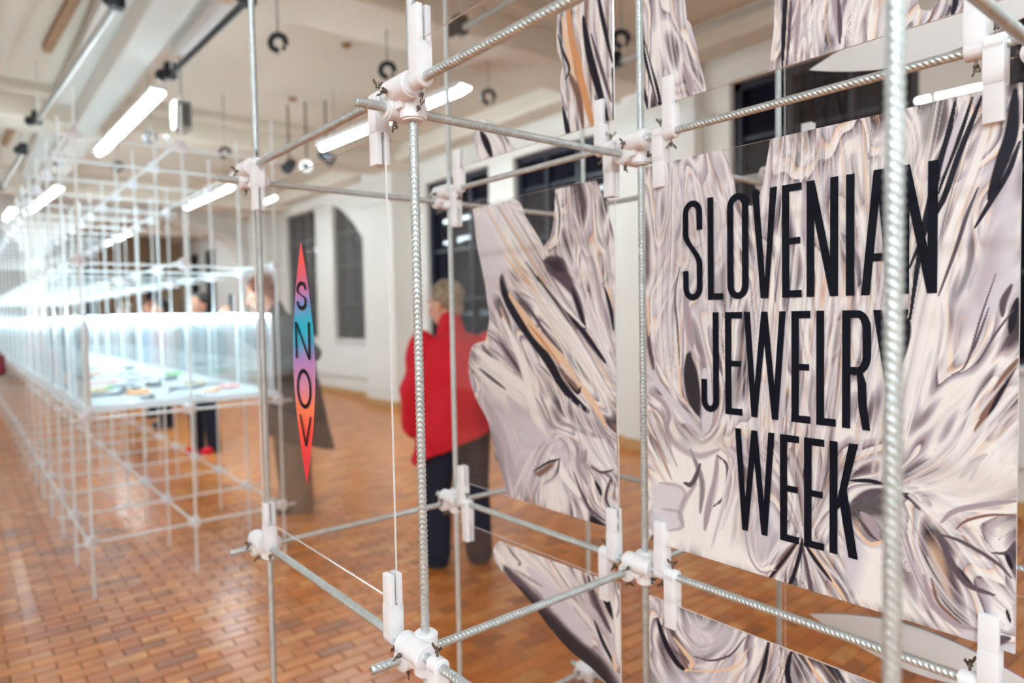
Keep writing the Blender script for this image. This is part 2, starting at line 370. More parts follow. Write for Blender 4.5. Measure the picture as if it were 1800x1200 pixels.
def track(p, q, label, band=True, dark=False):
    p, q = Vector(p), Vector(q); d = q-p; c = (p+q)/2; L = d.length; rz = math.atan2(d.y, d.x)
    r = empty('lighting_track', c, label, 'lighting track', None, rz)
    bm = bmesh.new(); cyl(bm, (-L/2,0,0), (L/2,0,0), .022, n=12); link('tube', bm_mesh(bm,'tube',True,.9), M['black'] if dark else M['tube'], r)
    if band: box_obj('band', (0,-.02,CEIL-c.z-.04), (L-1.2,.07,.05), M['band'], r)  # flat brown strip under the ceiling, running along the tube
    for s in (-1, 1):
        bm = bmesh.new(); box(bm, (0,0,.03), (.09,.09,.13), bev=.015); ball(bm, (s*.05,.05,.0), .05, 10); 
        link('end_clamp', bm_mesh(bm,'clamp'), M['black'], r, (s*L/2,0,0))
        pt = c+d*(s*.47); bm = bmesh.new(); cyl(bm, (0,0,.01), (0,0,underside(pt.x,pt.y)-c.z), .008, n=8); link('hanger', bm_mesh(bm,'hanger'), M['white_metal'], r, (s*L*.47,0,0))
track((-3.38,.35,3.4), (-6.66,.2,3.4), 'grey lighting tube with brown batten and black end clamps at top left')
track((-8.2,.19,3.4), (-11.0,.1,3.4), 'far grey lighting tube at the left edge under the ceiling')
track((-2.9,.99,3.42), (-4.6,.93,3.42), 'dark lighting track beside the grey beam left of the nearest left post', False, True)
track((-1.35,2.28,3.4), (-2.42,2.28,3.4), 'short grey lighting tube above the long sloping near rod', False)
track((-.3,4.1,3.62), (-2.6,4.1,3.62), 'lighting tube close to the window wall behind the upper printed panels', False)
r = empty('fluorescent_fitting', (-4.1,1.08,3.72), 'white box light fitting beside the dark lighting track', 'light fitting')
box_obj('body', (0,0,0), (1.5,.16,.09), M['white_metal'], r, .015); box_obj('lens', (0,0,-.05), (1.3,.08,.02), M['tray'], r, .006); box_obj('mount', (.3,0,.12), (.1,.1,.2), M['white_metal'], r)
r = empty('projector', (-5.05,1.12,3.22), 'grey finned spotlight projector hanging beside the bright strip lamp', 'projector')
box_obj('body', (0,0,0), (.16,.14,.26), M['tube'], r, .02)
for k in range(5): box_obj('fin', (.085,-.05+k*.025,0), (.02,.008,.2), M['black'], r)
bm = bmesh.new(); cyl(bm, (0,0,.1), (0,0,CEIL-3.22), .012, n=8); link('stem', bm_mesh(bm,'stem'), M['tube'], r)
bm = bmesh.new(); ball(bm, (-.02,-.12,-.2), .024, 12); link('bulb', bm_mesh(bm,'bulb',True), M['tray'], r)
def spot(c, aim, label, m):
    r = empty('spotlight', c, label, 'spotlight', 'round spotlights near the arched window')
    d = Vector(aim).normalized(); bm = bmesh.new(); cyl(bm, -d*.09, d*.09, .055, .075, 18, .006); link('can', bm_mesh(bm,'can',True,.9), m, r)
    bm = bmesh.new(); cyl(bm, d*.088, d*.095, .035, n=16); link('lens', bm_mesh(bm,'lens'), M['black'], r)
    bm = bmesh.new(); cyl(bm, (0,0,.04), (0,0,CEIL-c[2]), .01, n=8); link('stem', bm_mesh(bm,'stem'), M['black'], r)
spot((-6.27,2.78,3.2), (.85,-.5,-.15), 'white round spotlight facing the camera above the arched window', M['white_metal'])
spot((-6.5,2.66,3.24), (.5,-.6,-.5), 'black spotlight left of the white round one', M['black'])
spot((-6.1,2.95,3.3), (.5,.6,-.5), 'black spotlight upper right of the white round one', M['black'])
for k, c in enumerate(((-3.95,1.6),(-4.4,2.4),(-1.3,3.9),(-6.2,2.6))):
    bm = bmesh.new(); cyl(bm, (0,0,0), (0,0,-.035), .05, .035, 14); o = link('ceiling_rose', bm_mesh(bm,'rose',True,.7), M['band'], None, (c[0],c[1],CEIL))
    tag(o, ['small round ceiling rose left of the upper white joint','small round ceiling rose below the hanging ring clamps','small round ceiling rose between the upper printed panels','small round ceiling rose over the display case'][k], 'ceiling fixture', 'small ceiling roses')

# ------------------------------------------------------------------ ribbed steel bars
def rebar_mesh(L, r=.0054, h=.0016, pitch=.0074, seg=22, per=6):
    n = int(L/pitch*per); z = np.linspace(0, L, n+1); ph = np.arange(seg)/seg*2*PI; Zg, Pg = np.meshgrid(z, ph, indexing='ij')
    half = Pg % PI; sgn = np.where(Pg < PI, 1., -1.)
    phase = Zg/pitch+sgn*half/PI*2.1
    rib = (.5+.5*np.cos(2*PI*phase))*np.clip(np.sin(half)*2.4, 0, 1)
    lon = np.maximum(np.exp(-(np.minimum(half, PI-half)/.22)**2), 0)
    R = r+h*np.maximum(rib, .75*lon)
    V = np.stack([R*np.cos(Pg), R*np.sin(Pg), Zg], -1).reshape(-1,3)
    i = np.arange(n)[:,None]*seg; j = np.arange(seg)[None]; j2 = (j+1) % seg
    Q = np.stack([i+j, i+j2, i+seg+j2, i+seg+j], -1).reshape(-1,4)
    V = np.concatenate([V, [[0,0,0],[0,0,L]]]); c0, c1 = len(V)-2, len(V)-1
    me = bpy.data.meshes.new('rebar'); caps0 = [[c0, (k+1)%seg, k] for k in range(seg)]; b = n*seg; caps1 = [[c1, b+k, b+(k+1)%seg] for k in range(seg)]
    Qc = np.array([[c0, (k+2)%seg, (k+1)%seg, k] for k in range(0,seg,2)]+[[c1, b+k, b+(k+1)%seg, b+(k+2)%seg] for k in range(0,seg,2)])
    me = np_mesh('rebar', V, np.concatenate([Q, Qc]), True); me.materials.append(M['steel']); return me
def plain_bar(L, r=.0064):
    bm = bmesh.new(); cyl(bm, (0,0,0), (0,0,L), r, n=10); me = bm_mesh(bm, 'bar', True, .9); me.materials.append(M['steel_far']); return me
ROTX = (0, PI/2, 0); ROTY = (-PI/2, 0, 0)
def joint_mesh(seg=28):
    bm = bmesh.new(); r, l = .0182, .031
    cyl(bm, (-l,OXY,OXZ), (l,OXY,OXZ), r, n=seg, bev=.003); cyl(bm, (OYX,-l,OYZ), (OYX,l,OYZ), r, n=seg, bev=.003); cyl(bm, (0,0,-l), (0,0,l), r, n=seg, bev=.003)
    box(bm, (OYX/2,OXY/2,0), (.040,.032,.036), bev=.008)
    me = bm_mesh(bm, 'joint', True, .6); me.materials.append(M['nylon']); return me
def wing_mesh():
    bm = bmesh.new(); cyl(bm, (0,0,-.010), (0,0,.013), .0021, n=10); cyl(bm, (0,0,.003), (0,0,.009), .0046, .0032, 12)
    for s in (-1, 1):
        box(bm, (s*.0072,0,.0105), (.0085,.0022,.005), Matrix.Rotation(-s*.8,3,'Y'), .0008); ball(bm, (s*.0102,0,.0138), (.0028,.0014,.0032), 8)
    me = bm_mesh(bm, 'wing', True, .7); me.materials.append(M['bronze']); return me
def clip_mesh(sgn):
    """plate with a slot for the sheet, boss with a hole for the bar; origin on the bar axis"""
    bm = bmesh.new(); w_ = .023; s = sgn
    cyl(bm, (-w_/2,0,0), (w_/2,0,0), .0128, n=24, bev=.0015)
    box(bm, (0,0,s*.024), (w_,.0236,.048), bev=.0012)
    for y in (-.0064,.0064): box(bm, (0,y,s*.068), (w_-.0006,.0086,.054), bev=.0008)
    cyl(bm, (-w_/2-.001,0,0), (w_/2+.001,0,0), .0072, n=18)
    me = bm_mesh(bm, 'clip', True, .6); me.materials.append(M['nylon']); return me
WING = wing_mesh(); JN = joint_mesh(); JF = joint_mesh(10); CU, CD = clip_mesh(1), clip_mesh(-1)
def wing(parent, loc, d, spin):
    o = link('wing_nut', WING, None, parent, loc); o.rotation_mode = 'QUATERNION'
    from mathutils import Quaternion
    o.rotation_quaternion = Vector(d).to_track_quat('Z','Y') @ Quaternion((0,0,1), spin); o.scale = (.82,)*3; return o

near = empty('rebar_frame', (0,0,0), 'open frame of ribbed galvanised steel bars carrying the printed panels', 'display frame')
POST, XBAR, YBAR = rebar_mesh(2.52), rebar_mesh(3*SX+.1), rebar_mesh(2*SY+.16)
LEV = (Z_LL, Z_L, Z_U, Z_UU)
for i in range(3):
    for j in range(3):
        o = link('upright_bar', POST, None, near, (i*SX, j*SY, 0)); o.rotation_euler = (0,0,{(1,0):-.60,(2,0):-2.3,(0,0):-.1,(1,1):-.9}.get((i,j), .6+.4*i+j))
for z in LEV:
    for j in range(3):
        o = link('cross_bar', XBAR, None, near, (-.06, j*SY+OXY, z+OXZ)); o.rotation_mode = 'ZYX'; o.rotation_euler = (.5,PI/2,0)
    for i in range(3):
        o = link('tie_bar', YBAR, None, near, (i*SX+OYX, -.075, z+OYZ)); o.rotation_euler = ROTY
for i in range(3):
    for j in range(3):
        for z in LEV:
            g = link('joint_clamp', JN, None, near, (i*SX, j*SY, z))
            sp = rnd.uniform
            wing(g, (-.008,OXY-.0175,OXZ-.004), (0,-1,-.25), sp(0,3)); wing(g, (OYX,-.016,OYZ-.0175), (.1,0,-1), sp(0,3))
            wing(g, (.0175,-.002,-.017), (1,-.25,0), sp(0,3)); wing(g, (OYX-.0175,-.006,OYZ+.004), (-1,-.1,.4), sp(0,3))
def clip(x, j, z, up):
    g = link('panel_clip', CU if up else CD, None, near, (x, j*SY+OXY, z+OXZ))
    wing(g, (0,0,-.0165 if up else .0165), (0,0,-1 if up else 1), rnd.uniform(0,3)); return g
U, L_ = Z_U, Z_L
for x, j, z, up in ((.690,0,U,1),(.572,0,U,0),(.055,0,U,0),(.055,0,L_,1),(.577,0,L_,1),(.698,0,L_,0),(1.19,0,U,1),(1.19,0,L_,0),
                    (.072,1,U,1),(.055,1,U,0),(.557,1,U,1),(.580,1,U,0),(.722,1,U,1),(.699,1,U,0),(1.186,1,U,1),(1.207,1,U,0),
                    (.060,1,L_,1),(.078,1,L_,0),(.576,1,L_,1),(.554,1,L_,0),(.694,1,L_,1),(.717,1,L_,0),(1.208,1,L_,1),(1.186,1,L_,0),
                    (.72,2,U,1),(.70,2,L_,0),(1.19,2,U,1),(1.19,2,L_,0),(.072,1,Z_LL,1),(.57,1,Z_LL,1),(.70,1,Z_LL,1),(1.19,1,Z_LL,1)): clip(x, j, z, up)

# ------------------------------------------------------------------ clear sheets and their prints
def sheet(x0, x1, z0, z1, j, label, group=None):
    y = j*SY+OXY; bm = bmesh.new(); box(bm, (0,0,0), (x1-x0,.003,z1-z0))
    for f in bm.faces:
        if abs(f.normal.y) < .5: f.material_index = 1
    o = link('acrylic_panel', bm_mesh(bm,'sheet'), [M['acrylic'], M['edge']], None, ((x0+x1)/2, y, (z0+z1)/2)); return tag(o, label, 'panel', group)
B0, B1 = (.022,.590), (.664,1.234)
PA = 1.0, 1.694; PU = 1.798, 2.32; PD = .34, .894

def srgb2lin(c):
    c=np.asarray(c,float)/255.; return np.where(c<=.04045,c/12.92,((c+.055)/1.055)**2.4)
PAL={k:srgb2lin(v) for k,v in dict(W=(241,235,232),L=(210,202,210),M=(168,150,158),D=(92,76,86),K=(30,25,38),K2=(52,46,52),P=(230,196,166),O=(206,146,100),B=(128,94,82)).items()}
def pline(s): return np.array([[float(t) for t in q.split(',')] for q in s.split()])
def resample(p,n):
    # catmull-rom resample
    if len(p)==2:
        t=np.linspace(0,1,n)[:,None]; return p[0]*(1-t)+p[1]*t
    q=np.vstack([2*p[0]-p[1],p,2*p[-1]-p[-2]]); m=len(p)-1
    t=np.linspace(0,m-1e-6,n); i=t.astype(int); f=(t-i)[:,None]
    a,b,c,d=q[i],q[i+1],q[i+2],q[i+3]
    return .5*(2*b+(c-a)*f+(2*a-5*b+4*c-d)*f**2+(3*b-a-3*c+d)*f**3)
class Canvas:
    def __init__(s,w,h,res,base):
        s.res=res; s.nx=int(round(w/res))+1; s.ny=int(round(h/res))+1
        s.X=np.linspace(0,w,s.nx); s.Y=np.linspace(0,h,s.ny)
        s.c=np.empty((s.ny,s.nx,3)); s.c[:]=PAL[base]; s.a=np.ones((s.ny,s.nx))
    def box(s,p,m):
        x0,y0=p.min(0)-m; x1,y1=p.max(0)+m
        i0,i1=np.searchsorted(s.X,[x0,x1]); j0,j1=np.searchsorted(s.Y,[y0,y1]); return i0,i1,j0,j1
    def stroke(s,col,w,p,soft,al,taper=True):
        n=max(6,min(14,3*len(p))); q=resample(p,n); i0,i1,j0,j1=s.box(q,w)
        if i1<=i0 or j1<=j0: return
        X,Y=np.meshgrid(s.X[i0:i1],s.Y[j0:j1]); best=np.full(X.shape,9.)
        for k in range(n-1):
            a,b=q[k],q[k+1]; d=b-a; L=d@d+1e-9
            t=np.clip(((X-a[0])*d[0]+(Y-a[1])*d[1])/L,0,1)
            u=(k+t)/(n-1); hw=w*.5*((.18+.82*np.sin(np.pi*np.clip(u*.96+.02,0,1))**.6) if taper else 1)
            best=np.minimum(best,np.hypot(X-a[0]-t*d[0],Y-a[1]-t*d[1])/hw)
        m=np.clip((1+soft*.35-best)/max(soft*.9+.12,.2),0,1); m=m*m*(3-2*m)*al
        r=s.c[j0:j1,i0:i1]; r+=(np.asarray(col)-r)*m[...,None]
    def sdf(s,p,X,Y):
        d=np.full(X.shape,1e9); ins=np.zeros(X.shape,bool); n=len(p)
        for k in range(n):
            a,b=p[k],p[(k+1)%n]; e=b-a; L=e@e+1e-9
            t=np.clip(((X-a[0])*e[0]+(Y-a[1])*e[1])/L,0,1)
            d=np.minimum(d,np.hypot(X-a[0]-t*e[0],Y-a[1]-t*e[1]))
            c=((a[1]>Y)!=(b[1]>Y)); 
            with np.errstate(divide='ignore',invalid='ignore'):
                xx=a[0]+(Y-a[1])*e[0]/(e[1] if abs(e[1])>1e-9 else 1e-9)
            ins^=c&(X<xx)
        return np.where(ins,-d,d)
    def poly(s,col,p,soft,al):
        p=smooth(p); i0,i1,j0,j1=s.box(p,soft+1)
        if i1<=i0 or j1<=j0: return
        X,Y=np.meshgrid(s.X[i0:i1],s.Y[j0:j1]); m=np.clip(.5-s.sdf(p,X,Y)/(2*soft),0,1); m=m*m*(3-2*m)*al
        r=s.c[j0:j1,i0:i1]; r+=(col-r)*m[...,None]
    def mask(s,sign,p):
        X,Y=np.meshgrid(s.X,s.Y); m=np.clip(.5-s.sdf(smooth(p),X,Y)/s.res,0,1)
        return m
def smooth(p):
    q=np.vstack([p,p[:1]]); out=[]
    for k in range(len(p)):
        a,b,c,d=p[k-1],p[k],q[k+1],p[(k+2)%len(p)]
        # keep sharp corners sharp
        for f in (0,.33,.66):
            cr=.5*(2*b+(c-a)*f+(2*a-5*b+4*c-d)*f*f+(3*b-a-3*c+d)*f**3)
            u,v=b-a,c-b; w=d-c
            k1=(u@v)/(np.linalg.norm(u)*np.linalg.norm(v)+1e-9); k2=(v@w)/(np.linalg.norm(v)*np.linalg.norm(w)+1e-9)
            out.append(cr if min(k1,k2)>.5 else b+(c-b)*f)
    return np.array(out)
def fbm(rng,ny,nx,cells,octs=3):
    out=np.zeros((ny,nx)); amp=1.
    for o in range(octs):
        c=cells*2**o; gy=max(3,int(c*ny/nx)+2); gx=int(c)+2; g=rng.rand(gy,gx)
        y=np.linspace(0,gy-1.001,ny); x=np.linspace(0,gx-1.001,nx); j=y.astype(int); i=x.astype(int)
        fy=(y-j)[:,None]; fx=(x-i)[None]; fy=fy*fy*(3-2*fy); fx=fx*fx*(3-2*fx)
        a=g[j][:,i]; b=g[j][:,i+1]; c_=g[j+1][:,i]; d=g[j+1][:,i+1]
        out+=amp*((a*(1-fx)+b*fx)*(1-fy)+(c_*(1-fx)+d*fx)*fy); amp*=.55
    return out
def bil(g,y,x):
    ny,nx=g.shape[:2]; y=np.clip(y,0,ny-1.001); x=np.clip(x,0,nx-1.001); j=y.astype(int); i=x.astype(int); fy=y-j; fx=x-i
    return (g[j,i]*(1-fx)+g[j,i+1]*fx)*(1-fy)+(g[j+1,i]*(1-fx)+g[j+1,i+1]*fx)*fy
def flow_base(cv,curves,rng):
    """silky chrome folds: noise smeared along the flow of the guide curves, then a banded ramp"""
    st=6; xs=cv.X[::st]; ys=cv.Y[::st]; GX,GY=np.meshgrid(xs,ys); a2=np.zeros(GX.shape); b2=np.zeros(GX.shape)
    for q,wt in curves:
        d=np.diff(q,axis=0); m=(q[1:]+q[:-1])/2; th=np.arctan2(d[:,1],d[:,0])
        for k in range(len(m)):
            w=wt/((GX-m[k,0])**2+(GY-m[k,1])**2+60.)**1.6; a2+=w*np.cos(2*th[k]); b2+=w*np.sin(2*th[k])
    th=.5*np.arctan2(b2,a2)
    yy=np.linspace(0,th.shape[0]-1,cv.ny); xx=np.linspace(0,th.shape[1]-1,cv.nx); YY,XX=np.meshgrid(yy,xx,indexing='ij')
    C=bil(np.cos(2*th),YY,XX); S=bil(np.sin(2*th),YY,XX); T=.5*np.arctan2(S,C)+(fbm(rng,cv.ny,cv.nx,7,2)-.78)*.75
    cx,cy=np.cos(T),np.sin(T); J,I=np.meshgrid(np.arange(cv.ny,dtype=float),np.arange(cv.nx,dtype=float),indexing='ij')
    def lic(n,steps,h):
        acc=n.copy(); wsum=1.
        for sgn in (1,-1):
            y,x=J.copy(),I.copy(); px,py=cx*sgn,cy*sgn
            for k in range(steps):
                x=x+px*h; y=y+py*h; vx=bil(cx,y,x); vy=bil(cy,y,x); f=np.sign(vx*px+vy*py); f[f==0]=1; px,py=vx*f,vy*f
                wt=np.cos(.5*np.pi*k/steps); acc+=wt*bil(n,y,x); wsum+=wt
        return acc/wsum
    e=lambda v: np.argsort(np.argsort(v.ravel())).reshape(v.shape)/v.size
    big=e(lic(fbm(rng,cv.ny,cv.nx,16,2),26,3./cv.res)); fine=e(lic(fbm(rng,cv.ny,cv.nx,70,2),22,2.2/cv.res))
    tone=fbm(rng,cv.ny,cv.nx,5,2)
    def ramp(v,stops):
        k=[s[0] for s in stops]; return np.stack([np.interp(v,k,[PAL[s[1]][d]*s[2] for s in stops]) for d in range(3)],-1)
    c1=ramp(big,[(0,'K',1),(.035,'D',1),(.07,'M',.8),(.11,'L',.9),(.15,'W',1),(.27,'W',1),(.33,'L',.9),(.42,'M',1.05),(.47,'D',1.2),(.49,'M',1),(.51,'W',1.03),(.62,'W',1),(.69,'P',1.08),(.72,'M',.95),(.76,'L',.85),(.83,'L',1),(.88,'W',1.02),(.925,'M',.95),(.955,'D',1),(.97,'K',1.2),(.985,'B',1),(1,'P',.9)])
    c2=ramp(fine,[(0,'K',1.3),(.05,'D',1),(.11,'M',.9),(.2,'L',.9),(.36,'W',1),(.6,'W',1),(.72,'L',.95),(.8,'P',1.05),(.86,'L',.85),(.92,'M',.9),(.96,'D',.9),(1,'B',.7)])
    k=np.clip((tone-.62)*2.2,.12,.62)[...,None]
    c=c1*(1-k)+c2*k; cv.c[:]=(c+(PAL['W']-c)*.04)**1.2
def paint(ART,res):
    rng=np.random.RandomState(7); out={}; cv=None
    for ln in ART.strip().split('\n'):
        if ln[0]=='@':
            _,n,x0,x1,z0,z1,base=ln.split(); x0,x1,z0,z1=map(float,(x0,x1,z0,z1))
            w,h=(x1-x0)*1000,(z1-z0)*1000; cv=Canvas(w,h,res[n],base); out[n]=(x0,x1,z0,z1,cv); first=True; cur=[]
            for l2 in ART.split('@ '+n+' ')[1].split('@ ')[0].split('\n')[1:]:
                g=l2.split('|')
                if g[0]=='S': cur.append((resample(pline(g[5]),6),1.))
                elif g[0]=='F':
                    L=resample(pline(g[5]),7); R=resample(pline(g[6]),7); cur+=[(L*(1-t)+R*t,.8) for t in (0,.33,.67,1)]
            flow_base(cv,cur,rng)
            continue
        f=ln.split('|')
        if f[0]=='O':
            if f[2]=='': cv.a[:]=1; first=False
            else:
                m=cv.mask(f[1],pline(f[2]))
                if f[1]=='+':
                    if first: cv.a[:]=0; first=False
                    cv.a=np.maximum(cv.a,m)
                else: cv.a=np.minimum(cv.a,1-m)
        elif f[0]=='F':
            k,pal,w,al=int(f[1]),f[2],float(f[3]),float(f[4]); L=resample(pline(f[5]),9); R=resample(pline(f[6]),9)
            al*=.8; ts=np.sort(rng.rand(k)); rng.shuffle(ts)
            for t in ts:
                c=PAL[pal[rng.randint(len(pal))]]*(.94+.12*rng.rand()); a,b=sorted(rng.rand(2)*.55+np.array([-.1,.55])) if rng.rand()<.6 else (0,1)
                lo,hi=max(0,min(a,.5)),min(1,max(b,.5)); q=L*(1-t)+R*t
                i=np.linspace(lo*8,hi*8,7); q=np.stack([np.interp(i,range(9),q[:,d]) for d in (0,1)],1)
                wob=rng.randn()*w*.5; q=q+np.sin(np.linspace(0,3,7)+rng.rand()*6)[:,None]*wob*.6
                dark=c.sum()<.4
                cv.stroke(c,w*(.35+1.3*rng.rand()**2)*(.7 if dark else 1.2),q,.4+.8*rng.rand(),al*(.5+.5*rng.rand()))
        elif f[0]=='S': cv.stroke(PAL[f[1]],float(f[2]),pline(f[5]),float(f[3]),float(f[4]))
        elif f[0]=='G': cv.poly(PAL[f[1]],pline(f[4]),float(f[2]),float(f[3]))
    return out

